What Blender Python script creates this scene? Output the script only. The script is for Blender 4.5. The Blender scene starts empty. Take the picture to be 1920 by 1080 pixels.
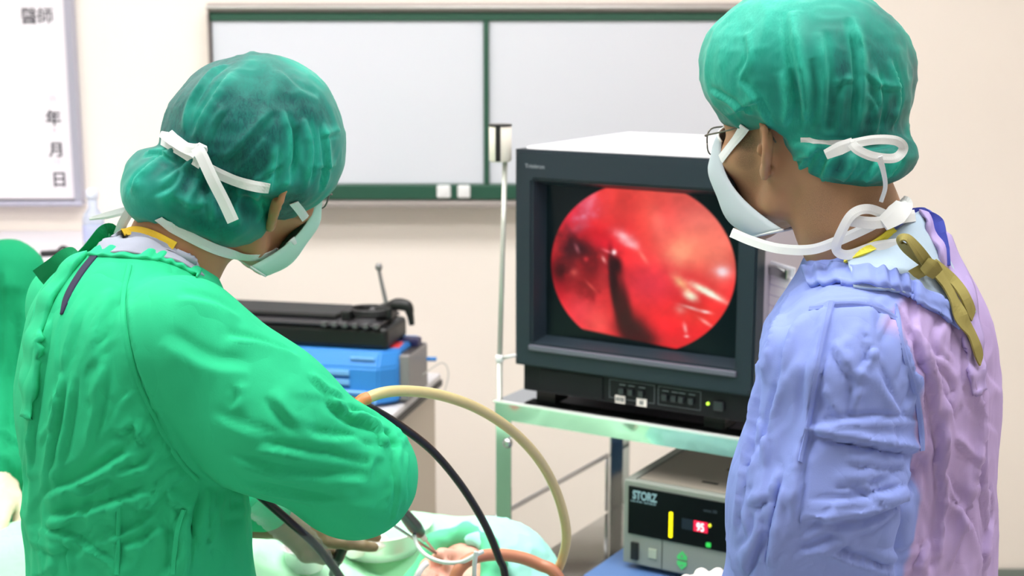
import bpy, bmesh, math, random
import numpy as np
from mathutils import Vector, Matrix
from mathutils.bvhtree import BVHTree

SC = bpy.context.scene
COL = SC.collection
R = math.radians
rng = np.random.default_rng(7)
random.seed(7)

# ---------------------------------------------------------------- camera
CAM_Z, PITCH, FPX = 1.70, R(10.4), 2667.0
cam_d = bpy.data.cameras.new('camera')
cam = bpy.data.objects.new('camera', cam_d)
COL.objects.link(cam)
cam.location = (0, 0, CAM_Z)
cam.rotation_euler = (R(90) - PITCH, 0, 0)
cam_d.sensor_width = 36.0
cam_d.lens = 36.0 * FPX / 1920.0
cam_d.dof.use_dof = True
cam_d.dof.focus_distance = 1.56
cam_d.dof.aperture_fstop = 6.3
cam_d.clip_start = 0.02
SC.camera = cam
# ---------------------------------------------------------------- world, exposure
world = bpy.data.worlds.new('world')
SC.world = world
world.use_nodes = True
world.node_tree.nodes['Background'].inputs[0].default_value = (0.9, 0.95, 1.0, 1)
world.node_tree.nodes['Background'].inputs[1].default_value = 0.3
SC.view_settings.view_transform = 'Standard'
SC.view_settings.look = 'None'
SC.view_settings.gamma = 1.0
SC.view_settings.use_curve_mapping = False
SC.view_settings.exposure = 0.12
PANEL_POWER = 11.8       # emission strength of the ceiling light panels
SURGICAL_POWER = 34.0    # watts of the operating lamp


def at(px, py, Y):
    """photo pixel at forward distance Y -> world point"""
    cp, sp = math.cos(PITCH), math.sin(PITCH)
    a, b = (px - 960) / FPX, (540 - py) / FPX
    d = Vector((a, cp + b * sp, -sp + b * cp))
    return Vector((0, 0, CAM_Z)) + d * (Y / d.y)


# ---------------------------------------------------------------- helpers
def srgb(r, g=None, b=None):
    if g is None:
        g = b = r
    f = lambda c: (c / 255 / 12.92) if c / 255 <= 0.04045 else ((c / 255 + 0.055) / 1.055) ** 2.4
    return (f(r), f(g), f(b), 1.0)


MATS = {}


def mat(name, col, rough=0.5, metal=0.0, var=0.0, vscale=8.0, bump=0.0, bscale=60.0, sheen=0.0,
        emit=None, emit_s=0.0, spec=0.5, trans=0.0, alpha=1.0, sss=0.0, detail=4.0, coat=0.0):
    if name in MATS:
        return MATS[name]
    m = bpy.data.materials.new(name)
    m.use_nodes = True
    nt = m.node_tree
    b = nt.nodes['Principled BSDF']
    b.inputs['Base Color'].default_value = col
    b.inputs['Roughness'].default_value = rough
    b.inputs['Metallic'].default_value = metal
    b.inputs['Specular IOR Level'].default_value = spec
    b.inputs['Sheen Weight'].default_value = sheen
    b.inputs['Transmission Weight'].default_value = trans
    b.inputs['Alpha'].default_value = alpha
    b.inputs['Coat Weight'].default_value = coat
    if sss:
        b.inputs['Subsurface Weight'].default_value = sss
        b.inputs['Subsurface Radius'].default_value = (0.012, 0.005, 0.003)
        b.inputs['Subsurface Scale'].default_value = 0.6
    if emit:
        b.inputs['Emission Color'].default_value = emit
        b.inputs['Emission Strength'].default_value = emit_s
    tc = nt.nodes.new('ShaderNodeTexCoord')
    if var:
        n = nt.nodes.new('ShaderNodeTexNoise')
        n.inputs['Scale'].default_value = vscale
        n.inputs['Detail'].default_value = detail
        nt.links.new(tc.outputs['Object'], n.inputs['Vector'])
        mx = nt.nodes.new('ShaderNodeMix')
        mx.data_type = 'RGBA'
        mx.inputs[6].default_value = tuple(c * (1 - var) for c in col[:3]) + (1,)
        mx.inputs[7].default_value = tuple(min(1, c * (1 + var)) for c in col[:3]) + (1,)
        nt.links.new(n.outputs['Fac'], mx.inputs[0])
        nt.links.new(mx.outputs[2], b.inputs['Base Color'])
    if bump:
        n2 = nt.nodes.new('ShaderNodeTexNoise')
        n2.inputs['Scale'].default_value = bscale
        n2.inputs['Detail'].default_value = 5
        nt.links.new(tc.outputs['Object'], n2.inputs['Vector'])
        bp = nt.nodes.new('ShaderNodeBump')
        bp.inputs['Strength'].default_value = bump
        bp.inputs['Distance'].default_value = 0.01
        nt.links.new(n2.outputs['Fac'], bp.inputs['Height'])
        nt.links.new(bp.outputs['Normal'], b.inputs['Normal'])
    MATS[name] = m
    return m


def link(name, me, m, parent=None, smooth=False):
    o = bpy.data.objects.new(name, me)
    COL.objects.link(o)
    if m is not None:
        me.materials.append(m)
    if parent is not None:
        o.parent = parent
    if smooth:
        me.polygons.foreach_set('use_smooth', [True] * len(me.polygons))
    return o


def tag(o, label=None, cat=None, group=None, kind=None):
    if label: o['label'] = label
    if cat: o['category'] = cat
    if group: o['group'] = group
    if kind: o['kind'] = kind
    return o


def empty(name, loc=(0, 0, 0), rz=0.0, label=None, cat=None, group=None):
    o = bpy.data.objects.new(name, None)
    o.empty_display_size = 0.05
    COL.objects.link(o)
    o.location = loc
    o.rotation_euler = (0, 0, rz)
    return tag(o, label, cat, group)


def bm_box(bm, x, y, z, bevel=0.0, seg=2):
    vs = [bm.verts.new((a, b, c)) for a in x for b in y for c in z]
    idx = [(0, 1, 3, 2), (4, 6, 7, 5), (0, 4, 5, 1), (2, 3, 7, 6), (0, 2, 6, 4), (1, 5, 7, 3)]
    fs = [bm.faces.new([vs[i] for i in f]) for f in idx]
    if bevel:
        es = list({e for f in fs for e in f.edges})
        bmesh.ops.bevel(bm, geom=es, offset=bevel, segments=seg, affect='EDGES', profile=0.5)


def fin(bm, name, m, parent=None, smooth=False):
    bmesh.ops.recalc_face_normals(bm, faces=bm.faces[:])
    me = bpy.data.meshes.new(name)
    bm.to_mesh(me)
    bm.free()
    return link(name, me, m, parent, smooth)


def box(name, x, y, z, m, parent=None, bevel=0.0, seg=2):
    bm = bmesh.new()
    bm_box(bm, x, y, z, bevel, seg)
    return fin(bm, name, m, parent, False)


def boxes(name, lst, m, parent=None, bevel=0.0):
    bm = bmesh.new()
    for (x, y, z) in lst:
        bm_box(bm, x, y, z, bevel)
    return fin(bm, name, m, parent)


def spline(pts, n=12):
    """Catmull-Rom through the points"""
    P = [np.array(p, float) for p in pts]
    P = [2 * P[0] - P[1]] + P + [2 * P[-1] - P[-2]]
    out = []
    for i in range(1, len(P) - 2):
        for t in np.linspace(0, 1, n, endpoint=False):
            a, b, c, d = P[i - 1], P[i], P[i + 1], P[i + 2]
            out.append(0.5 * (2 * b + (c - a) * t + (2 * a - 5 * b + 4 * c - d) * t * t + (3 * b - a - 3 * c + d) * t ** 3))
    out.append(P[-2])
    return np.array(out)


def mesh_np(name, V, F, m, parent=None, smooth=True, origin=None):
    V = np.asarray(V, float)
    if origin is not None:
        V = V - np.asarray(origin)
    me = bpy.data.meshes.new(name)
    me.from_pydata(V.tolist(), [], [tuple(f) for f in F])
    me.update()
    return link(name, me, m, parent, smooth)


def tube_geo(pts, rad, seg=12, cap=True):
    P = np.asarray(pts, float)
    n = len(P)
    r = np.broadcast_to(np.asarray(rad, float), (n,))
    T = np.gradient(P, axis=0)
    T /= np.linalg.norm(T, axis=1)[:, None] + 1e-12
    up = np.array([0, 0, 1.0])
    if abs(T[0] @ up) > 0.9:
        up = np.array([1.0, 0, 0])
    N = np.cross(T[0], up); N /= np.linalg.norm(N)
    V, F = [], []
    for i in range(n):
        N = N - T[i] * (N @ T[i]); N /= np.linalg.norm(N)
        B = np.cross(T[i], N)
        for k in range(seg):
            a = 2 * math.pi * k / seg
            V.append(P[i] + r[i] * (math.cos(a) * N + math.sin(a) * B))
    for i in range(n - 1):
        for k in range(seg):
            F.append((i * seg + k, i * seg + (k + 1) % seg, (i + 1) * seg + (k + 1) % seg, (i + 1) * seg + k))
    if cap:
        F.append(tuple(range(seg - 1, -1, -1)))
        F.append(tuple((n - 1) * seg + k for k in range(seg)))
    return np.array(V), F


def tube(name, pts, rad, m, parent=None, seg=12, smooth_path=10, origin=None):
    P = spline(pts, smooth_path) if smooth_path else np.asarray(pts, float)
    if np.ndim(rad) and smooth_path:
        rad = np.interp(np.linspace(0, 1, len(P)), np.linspace(0, 1, len(rad)), rad)
    V, F = tube_geo(P, rad, seg)
    return mesh_np(name, V, F, m, parent, True, origin)


def lathe(name, prof, m, parent=None, seg=32, loc=(0, 0, 0), smooth=True):
    """profile of (r, z) spun around z"""
    V, F = [], []
    for (r, z) in prof:
        for k in range(seg):
            a = 2 * math.pi * k / seg
            V.append((loc[0] + r * math.cos(a), loc[1] + r * math.sin(a), loc[2] + z))
    for i in range(len(prof) - 1):
        for k in range(seg):
            F.append((i * seg + k, i * seg + (k + 1) % seg, (i + 1) * seg + (k + 1) % seg, (i + 1) * seg + k))
    F.append(tuple(range(seg - 1, -1, -1)))
    F.append(tuple((len(prof) - 1) * seg + k for k in range(seg)))
    return mesh_np(name, V, F, m, parent, smooth)


def text(name, s, size, m, parent, loc, rot=(R(90), 0, 0), align='LEFT', ext=0.0003, bold=0.0, xs=1.0):
    c = bpy.data.curves.new(name, 'FONT')
    c.body = s
    c.size = size
    c.align_x = align
    c.extrude = ext
    c.offset = bold
    t = bpy.data.objects.new(name, c)
    COL.objects.link(t)
    dg = bpy.context.evaluated_depsgraph_get()
    me = bpy.data.meshes.new_from_object(t.evaluated_get(dg))
    bpy.data.objects.remove(t)
    bpy.data.curves.remove(c)
    me.materials.clear()
    o = link(name, me, m, parent)
    o.location = loc
    o.rotation_euler = rot
    o.scale = (xs, 1, 1)
    return o

# ================================================================ the room
M_wall = mat('wall_paint', srgb(250, 240, 232), 0.75, var=0.035, vscale=2.2, bump=0.05, bscale=90)
M_ceil = mat('ceiling_paint', srgb(240, 240, 238), 0.8)
M_floor = mat('floor_vinyl', srgb(205, 208, 202), 0.35, var=0.06, vscale=5)
M_white = mat('white_enamel', srgb(240, 240, 242), 0.4)
M_alu = mat('aluminium', srgb(200, 198, 196), 0.35, 0.85)
M_chrome = mat('chrome', srgb(196, 198, 198), 0.06, 1.0)
M_steel = mat('steel', srgb(190, 190, 190), 0.28, 1.0)
M_black = mat('black_plastic', srgb(18, 18, 20), 0.45)
M_rubber = mat('black_rubber', srgb(14, 14, 18), 0.35, spec=0.5)

XL, XR, YB, YF, ZC = -2.6, 2.2, 4.05, -1.6, 2.85
W = 0.12


def struct(name, x, y, z, m):
    return tag(box(name, x, y, z, m), kind='structure')


struct('floor', (XL - W, XR + W), (YF - W, YB + W), (-0.1, 0), M_floor)
struct('ceiling', (XL - W, XR + W), (YF - W, YB + W), (ZC, ZC + 0.1), M_ceil)
struct('wall_back', (XL - W, XR + W), (YB, YB + W), (0, ZC), M_wall)
struct('wall_front', (XL - W, XR + W), (YF - W, YF), (0, ZC), M_wall)
struct('wall_left', (XL - W, XL), (YF, YB), (0, ZC), M_wall)
struct('wall_right', (XR, XR + W), (YF, YB), (0, ZC), M_wall)
struct('baseboard_back', (XL, XR), (YB - 0.015, YB), (0, 0.1), mat('skirting', srgb(120, 130, 125), 0.5))

# ceiling light panels
M_diff = mat('light_diffuser', srgb(250, 250, 250), 0.4, emit=(1.0, 0.985, 0.97, 1), emit_s=PANEL_POWER)
k = 0
for (cx, cy, where) in ((-1.45, 2.6, 'left of the far row'), (0.0, 2.6, 'right of the far row'),
                        (-0.80, 1.35, 'left of the middle row'), (0.80, 1.35, 'right of the middle row')):
    t = empty('ceiling_light', (cx, cy, ZC), 0, 'long white ceiling light panel, ' + where, 'ceiling light', 'ceiling light panels')
    box('diffuser', (-0.58, 0.58), (-0.28, 0.28), (-0.03, -0.02), M_diff, t)
    boxes('frame', [((-0.62, 0.62), (-0.32, -0.28), (-0.035, 0)), ((-0.62, 0.62), (0.28, 0.32), (-0.035, 0)),
                    ((-0.62, -0.58), (-0.28, 0.28), (-0.035, 0)), ((0.58, 0.62), (-0.28, 0.28), (-0.035, 0))], M_alu, t)

# operating lamp above the table, out of frame
t = empty('operating_lamp', (-0.35, 2.15, ZC), 0, 'round white operating lamp hanging above the draped table', 'lamp')
tube('arm', [(0, 0, 0), (0, 0, -0.25), (0.05, 0.03, -0.42)], 0.025, M_white, t)
lathe('lamp_head', [(0.02, 0.08), (0.18, 0.06), (0.26, 0.0), (0.27, -0.04), (0.25, -0.045)], M_white, t, 40, (0.05, 0.03, -0.5))
lathe('lens', [(0.24, 0), (0.24, -0.012), (0.1, -0.016)], mat('lamp_glass', srgb(250, 250, 240), 0.2, emit=(1, 0.98, 0.92, 1), emit_s=4.0), t, 40, (0.05, 0.03, -0.545))
ld = bpy.data.lights.new('operating_lamp_light', 'SPOT')
ld.energy = SURGICAL_POWER
ld.spot_size = R(30)
ld.spot_blend = 0.6
ld.shadow_soft_size = 0.2
ld.color = (1.0, 0.97, 0.9)
lo = bpy.data.objects.new('operating_lamp_light', ld)
COL.objects.link(lo)
lo.parent = t
lo.location = (0.05, 0.03, -0.62)
_aim = Vector((-0.12, 2.02, 0.95)) - (Vector((-0.35, 2.15, ZC)) + Vector(lo.location))
lo.rotation_euler = _aim.to_track_quat('-Z', 'Y').to_euler()

# ---------------------------------------------------------------- two-panel viewing box on the back wall
YW = YB - 0.055
M_vpanel = mat('milky_acrylic', srgb(218, 220, 230), 0.35, coat=0.2)
M_vgreen = mat('dark_green_enamel', srgb(38, 84, 66), 0.4)
M_vframe = mat('viewer_aluminium', srgb(168, 158, 154), 0.45, 0.3)
a0, a1 = at(388, 5, YW), at(1560, 386, YW)
vx0, vx1, vz1, vz0 = a0.x, a1.x, a0.z, a1.z
vw = empty('viewing_box', (0, YB, 0), 0, 'wide two-panel x-ray viewing box with green rails on the back wall', 'viewing box')


def zat(py): return at(960, py, YW).z


def xat(px, py=200): return at(px, py, YW).x


yl = (-0.055, 0.0)
box('back_plate', (vx0 + .005, vx1 - .005), (-0.035, 0), (vz0 + .005, vz1 - .005), M_vframe, vw)
box('top_frame', (vx0, vx1), (-0.07, 0), (zat(22), vz1), M_vframe, vw, 0.006)
box('top_lip', (vx0, vx1), (-0.08, -0.07), (zat(17), zat(12)), M_alu, vw, 0.002)
box('top_rail', (xat(400), vx1), (-0.06, -0.03), (zat(39), zat(23)), M_vgreen, vw, 0.003)
box('side_frame', (vx0, xat(399)), (-0.07, 0), (vz0, zat(22)), M_vframe, vw, 0.004)
box('side_frame', (vx1 - .02, vx1), (-0.07, 0), (vz0, zat(22)), M_vframe, vw, 0.004)
box('bottom_rail', (xat(399), vx1 - .02), (-0.065, -0.02), (zat(374), zat(345)), M_vgreen, vw, 0.004)
box('tray_lip', (vx0, vx1), (-0.1, 0), (zat(386), zat(375)), M_vframe, vw, 0.003)
box('divider', (xat(907), xat(917)), (-0.062, -0.03), (zat(345), zat(39)), M_vgreen, vw, 0.003)
for (p0, p1) in ((402, 907), (917, 1540)):
    box('light_panel', (xat(p0), xat(p1)), (-0.05, -0.036), (zat(345), zat(39)), M_vpanel, vw, 0.002)
for (p0, p1) in ((818, 844), (857, 881)):
    s = box('switch_plate', (xat(p0), xat(p1)), (-0.074, -0.065), (zat(370), zat(346)), M_white, vw, 0.004)
    box('rocker', (xat(p0 + 7), xat(p1 - 7)), (-0.077, -0.074), (zat(364), zat(352)), M_white, s, 0.002)

# ---------------------------------------------------------------- white notice board on the left
wb = empty('notice_board', (0, YB, 0), 0, 'white notice board with black characters and silver frame at left edge', 'notice board')
bx1, bz0 = at(146, 300, YW).x, at(100, 388, YW).z
bx0, bz1 = bx1 - 0.95, bz0 + 0.82
M_bsurf = mat('board_white', srgb(240, 234, 243), 0.35)
box('board', (bx0 + .02, bx1 - .02), (-0.03, 0), (bz0 + .02, bz1 - .02), M_bsurf, wb)
fr = mat('board_frame', srgb(186, 186, 205), 0.35, 0.5)
box('frame_bottom', (bx0, bx1), (-0.045, 0), (bz0, bz0 + .014), fr, wb, 0.004)
box('frame_top', (bx0, bx1), (-0.045, 0), (bz1 - .02, bz1), fr, wb, 0.004)
box('frame_side', (bx1 - .02, bx1), (-0.045, 0), (bz0 + .014, bz1 - .02), fr, wb, 0.004)
box('frame_side', (bx0, bx0 + .02), (-0.045, 0), (bz0 + .014, bz1 - .02), fr, wb, 0.004)
M_ink = mat('board_ink', srgb(38, 38, 52), 0.6)
M_inkr = mat('board_faint_ink', srgb(235, 190, 205), 0.6)
for (s, px, py, hh, m_) in (('\u91ab', 39, 45, 28, M_ink), ('\u5e2b', 70, 44, 27, M_ink), ('\u5e74', 86, 235, 26, M_ink),
                            ('\u6708', 92, 294, 26, M_ink), ('\u65e5', 97, 350, 27, M_ink), ('25', 92, 192, 12, M_inkr), ('9', 99, 252, 12, M_inkr), ('12', 100, 310, 12, M_inkr)):
    p = at(px, py, YB - 0.03)
    text('lettering', s, hh / 655 * 1.12, m_, wb, (p.x, -0.0305, p.z + 0.004), bold=(0.0003 if s in '\u91ab\u5e2b' else 0.0009) if m_ is M_ink else 0)

# ---------------------------------------------------------------- low white cupboard behind, with bottle and clip
p0 = at(205, 487, 3.5)
cb = empty('white_cupboard', (p0.x - 0.6, 3.82, 0), 0, 'white equipment cupboard against the back wall below the notice board', 'cupboard')
M_cupb = mat('cupboard_white', srgb(226, 222, 230), 0.45)
box('body', (-0.58, 0.58), (-0.28, 0.2), (0.06, p0.z - 0.03), M_cupb, cb, 0.004)
box('worktop', (-0.6, 0.6), (-0.32, 0.2), (p0.z - 0.03, p0.z), M_cupb, cb, 0.006)
box('plinth', (-0.56, 0.56), (-0.25, 0.18), (0, 0.06), M_black, cb)
for sx in (-1, 1):
    d = box('door', tuple(sorted((sx * 0.01, sx * 0.56))), (-0.297, -0.28), (0.09, p0.z - 0.06), M_cupb, cb, 0.003)
    box('handle', tuple(sorted((sx * 0.04, sx * 0.055))), (-0.32, -0.297), (0.7, 0.85), M_alu, d, 0.003)
# bottle
M_bot = mat('bottle_plastic', srgb(205, 215, 240), 0.15, alpha=0.55, spec=0.6)
pb = at(178, 462, 3.62)
bt = empty('plastic_bottle', (pb.x, 3.62, p0.z), 0, 'pale blue translucent plastic bottle standing below the notice board', 'bottle')
lathe('body', [(0.024, 0), (0.028, 0.006), (0.028, 0.085), (0.024, 0.1), (0.013, 0.115), (0.013, 0.14)], M_bot, bt, 24)
lathe('label_band', [(0.0285, 0.03), (0.0288, 0.032), (0.0288, 0.07), (0.0285, 0.072)], mat('bottle_label', srgb(190, 195, 235), 0.5), bt, 24)
lathe('cap', [(0.015, 0.14), (0.016, 0.142), (0.016, 0.16), (0.01, 0.165)], mat('bottle_cap', srgb(225, 228, 245), 0.4), bt, 20)
# dark clip on the cupboard
pc = at(95, 474, 3.56)
ck = empty('black_clip', (pc.x, 3.56, p0.z), 0.4, 'small black clip lying on the white cupboard', 'clip')
box('jaw', (-0.025, 0.02), (-0.01, 0.01), (0, 0.014), M_black, ck, 0.004)
tube('lever', [(0.015, 0, 0.008), (0.03, 0, 0.02), (0.045, 0.0, 0.012)], 0.005, M_black, ck, 8)

# ================================================================ monitor cart
YAW = -R(31)
M_bezel = mat('monitor_slate', srgb(34, 46, 56), 0.45, spec=.35, var=0.05, vscale=40)
M_bezel2 = mat('monitor_dark', srgb(12, 15, 19), 0.55, spec=.25)
M_case = mat('monitor_case', srgb(178, 172, 184), 0.5)
mb = at(965, 683, 2.59)          # lower left front corner of the bezel
mon = empty('crt_monitor', (mb.x, mb.y, mb.z - 0.05), YAW, 'boxy dark crt monitor showing a red endoscope picture on the cart', 'monitor')
MW, MH, ZB = 0.472, 0.402, 0.05
# bezel frame around a recessed tube opening
sx0, sx1, sz0, sz1 = 0.036, 0.438, 0.044, 0.348


def ring_mesh(name, outer, inner, y0, y1, m, parent):
    """rectangular frame: outer at depth y0, opening funnels to inner at y1"""
    (ox0, ox1, oz0, oz1), (ix0, ix1, iz0, iz1) = outer, inner
    V = [(ox0, y0, oz0), (ox1, y0, oz0), (ox1, y0, oz1), (ox0, y0, oz1),
         (ix0, y0, iz0), (ix1, y0, iz0), (ix1, y0, iz1), (ix0, y0, iz1),
         (ix0 + .012, y1, iz0 + .012), (ix1 - .012, y1, iz0 + .012), (ix1 - .012, y1, iz1 - .012), (ix0 + .012, y1, iz1 - .012),
         (ox0, y1, oz0), (ox1, y1, oz0), (ox1, y1, oz1), (ox0, y1, oz1)]
    F = []
    for i in range(4):
        j = (i + 1) % 4
        F += [(i, j, 4 + j, 4 + i), (4 + i, 4 + j, 8 + j, 8 + i), (i, 12 + i, 12 + j, j), (8 + i, 8 + j, 12 + j, 12 + i)]
    o = mesh_np(name, V, F, m, parent, False)
    bm = bmesh.new(); bm.from_mesh(o.data)
    bmesh.ops.recalc_face_normals(bm, faces=bm.faces[:])
    es = [e for e in bm.edges if all(abs(v.co.y - y0) < 1e-6 for v in e.verts) and len(e.link_faces) == 2]
    bmesh.ops.bevel(bm, geom=es, offset=0.004, segments=2, affect='EDGES')
    bm.to_mesh(o.data); bm.free()
    return o


ring_mesh('bezel', (0, MW, ZB, ZB + MH), (sx0, sx1, ZB + sz0, ZB + sz1), 0.0, 0.038, M_bezel, mon)
box('lower_ledge', (sx0 - .004, sx1 + .004), (-0.006, 0.004), (ZB + sz0 - .012, ZB + sz0 - .002), mat('ledge_grey', srgb(96, 98, 112), 0.4), mon, 0.002)
box('housing', (0.004, MW - .004), (0.038, 0.46), (ZB - 0.04, ZB + MH - .004), M_case, mon, 0.012)
box('lit_top', (0.012, MW - .012), (0.02, 0.44), (ZB + MH - 0.004, ZB + MH + 0.004), mat('lit_top_white', srgb(245, 243, 248), 0.4), mon, 0.003)  # strong overhead light on the grey top, put in as a white sheet
# screen glass with the picture, slightly bulged
gx, gz = 300, 230
u, v = np.meshgrid(np.linspace(0, 1, gx), np.linspace(0, 1, gz))
SX0, SX1, SZ0, SZ1 = sx0 + .008, sx1 - .008, ZB + sz0 + .008, ZB + sz1 - .008
bul = 0.012 * (1 - (2 * u - 1) ** 2) * (1 - (2 * v - 1) ** 2)
Vs = np.stack([SX0 + (SX1 - SX0) * u, 0.036 - bul, SZ0 + (SZ1 - SZ0) * v], -1).reshape(-1, 3)
ii = np.arange(gx * gz).reshape(gz, gx)
Fs = np.stack([ii[:-1, :-1], ii[:-1, 1:], ii[1:, 1:], ii[1:, :-1]], -1).reshape(-1, 4)
# picture in photo-crop coordinates (0..1137 across, 0..1080 down) so its marks can be listed
PX = 30 + u * 1070
PY = (985 + u * 45) * (1 - v) + (55 + u * 35) * v


def vnoise(x, y, seed):
    r_ = np.random.default_rng(seed)
    g = r_.random((64, 64))
    xi, yi = np.floor(x).astype(int), np.floor(y).astype(int)
    fx, fy = x - xi, y - yi
    fx, fy = fx * fx * (3 - 2 * fx), fy * fy * (3 - 2 * fy)
    G = lambda a, b: g[a % 64, b % 64]
    return (G(xi, yi) * (1 - fx) + G(xi + 1, yi) * fx) * (1 - fy) + (G(xi, yi + 1) * (1 - fx) + G(xi + 1, yi + 1) * fx) * fy


def fbm(x, y, seed, o=4):
    return sum(vnoise(x * 2 ** i, y * 2 ** i, seed + i) * 0.5 ** (i + 1) for i in range(o))


img = np.zeros((gz, gx, 3))
n1, n2 = fbm(PX / 120, PY / 120, 3), fbm(PX / 40, PY / 40, 9)
base = np.array([238, 42, 48.]) / 255
img[:] = base


def blob(cx, cy, rx, ry, col, a, rot=0.0, p=2.0, rag=0.0):
    c, s = math.cos(R(rot)), math.sin(R(rot))
    dx, dy = PX - cx, PY - cy
    q = np.sqrt(((dx * c + dy * s) / rx) ** 2 + ((-dx * s + dy * c) / ry) ** 2) + rag * (n2 - 0.47) * 2
    w = np.clip(a * np.exp(-np.maximum(q, 0) ** p), 0, 1)[..., None]
    img[:] = img * (1 - w) + np.array(col) / 255. * w


blob(700, 60, 420, 120, (240, 92, 80), .8)
blob(480, 180, 170, 130, (238, 66, 62), .8)
blob(900, 250, 220, 180, (248, 124, 112), .9)
blob(860, 420, 210, 130, (248, 140, 110), .8)
blob(1000, 430, 90, 200, (250, 130, 110), .7)
blob(790, 430, 60, 80, (252, 186, 140), .55, 20, 2, .4)
blob(660, 260, 50, 110, (248, 140, 120), .5, -20)
blob(600, 250, 60, 160, (236, 78, 66), .5)
blob(640, 620, 170, 130, (238, 58, 78), .8)
blob(740, 860, 220, 110, (236, 30, 42), .9)
blob(900, 780, 150, 90, (228, 60, 50), .7)
blob(180, 230, 110, 190, (236, 30, 62), .6)
blob(270, 190, 70, 100, (242, 110, 140), .65, 15, 2, .7)
blob(225, 325, 45, 28, (250, 150, 175), .8, -20, 2, .6)
blob(260, 245, 50, 18, (250, 150, 180), .7, -20, 2, .8)
blob(300, 150, 22, 50, (244, 130, 150), .6, 20, 2, .8)
blob(250, 800, 130, 170, (240, 64, 76), .9)
blob(350, 880, 80, 100, (244, 84, 80), .8)
blob(130, 640, 70, 160, (176, 16, 36), .7, 10)
blob(135, 570, 85, 90, (48, 4, 14), .95, -20)
blob(240, 430, 130, 75, (40, 8, 18), 1.0, 35, 2, .5)
blob(190, 450, 60, 90, (52, 14, 24), .85, 10, 2, .4)
blob(320, 545, 120, 100, (96, 10, 20), 1.0, 0, 2, .6)
blob(260, 630, 110, 90, (168, 26, 36), .8, 0, 2, .9)
blob(380, 620, 40, 130, (196, 44, 50), .7, 0, 2, .4)
blob(300, 690, 60, 40, (120, 14, 24), .7, 40, 2, .6)
blob(320, 340, 130, 50, (206, 20, 36), .8)
blob(380, 400, 90, 40, (226, 24, 48), .8, 10)
blob(440, 620, 26, 200, (44, 4, 14), 1.0, -6, 4)
blob(455, 520, 34, 60, (40, 4, 12), 1.0, -10, 3)
blob(490, 780, 50, 200, (58, 6, 16), .95, -8, 4)
blob(540, 900, 90, 110, (60, 8, 18), 1.0, -30, 3)
blob(600, 950, 80, 60, (70, 8, 18), .9, 0, 2)
for (cx, cy, rx, ry, rot, c, a) in ((490, 350, 60, 30, 30, (252, 200, 205), .85), (530, 390, 50, 22, 25, (250, 190, 195), .8), (600, 460, 12, 45, -35, (248, 150, 130), .6),
                                    (440, 445, 12, 16, 0, (255, 235, 235), 1), (400, 440, 26, 8, 20, (250, 140, 150), .7), (383, 490, 10, 22, -30, (252, 170, 165), .9),
                                    (1008, 525, 22, 22, 0, (255, 250, 255), 1.2), (1008, 525, 45, 40, 0, (255, 200, 205), .6), (930, 640, 85, 20, 28, (255, 250, 215), 1.1),
                                    (850, 670, 40, 26, 35, (255, 246, 215), 1.0), (800, 600, 50, 26, 50, (252, 214, 150), .8), (960, 660, 60, 10, 30, (255, 255, 240), 1),
                                    (850, 740, 50, 8, 15, (255, 215, 205), .8), (930, 760, 30, 9, 10, (255, 235, 230), .9), (800, 755, 30, 26, 40, (250, 175, 160), .6),
                                    (930, 820, 40, 9, 35, (252, 190, 180), .7), (825, 865, 10, 30, -10, (252, 200, 195), .8), (832, 912, 14, 8, 0, (255, 225, 220), .9),
                                    (225, 435, 12, 28, -25, (190, 110, 120), .7), (210, 580, 26, 26, 0, (236, 100, 90), .7), (310, 655, 40, 8, 45, (240, 90, 80), .7), (280, 495, 14, 14, 0, (226, 50, 60), .8)):
    blob(cx, cy, rx, ry, c, a, rot, 2.0, .35)
img *= (0.82 + 0.36 * n1[..., None])
# circular field of view, cut by the upper and lower border of the raster
qd = np.sqrt(((PX - 572) / 503) ** 2 + ((PY - 535) / 500) ** 2)
lo_edge = (PY - (920 + (PX - 200) * 0.14)) / 14
up_edge = ((58 + (PX - 280) * 0.055) - PY) / 10
mask = np.clip((1.0 - qd) * 503 / 9 + .5, 0, 1) * np.clip(-lo_edge, 0, 1) * np.clip(-up_edge, 0, 1)
dark = np.array([5, 14, 17]) / 255. * (0.7 + 0.9 * fbm(PX / 200, PY / 300, 30))[..., None]
img = img * mask[..., None] + dark * (1 - mask[..., None])
lin = np.where(img <= 0.04045, img / 12.92, ((img + 0.055) / 1.055) ** 2.4)
scr = mesh_np('screen', Vs, Fs.tolist(), None, mon, True)
ca = scr.data.color_attributes.new('picture', 'FLOAT_COLOR', 'POINT')
ca.data.foreach_set('color', np.concatenate([lin.reshape(-1, 3), np.ones((gx * gz, 1))], 1).ravel())
ms = bpy.data.materials.new('screen_picture'); ms.use_nodes = True
nt = ms.node_tree; bs = nt.nodes['Principled BSDF']
an = nt.nodes.new('ShaderNodeAttribute'); an.attribute_name = 'picture'
nt.links.new(an.outputs['Color'], bs.inputs['Emission Color'])
bs.inputs['Emission Strength'].default_value = 0.92
bs.inputs['Base Color'].default_value = srgb(10, 14, 16); bs.inputs['Roughness'].default_value = 0.22
bs.inputs['Specular IOR Level'].default_value = 0.12
scr.data.materials.append(ms)
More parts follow.
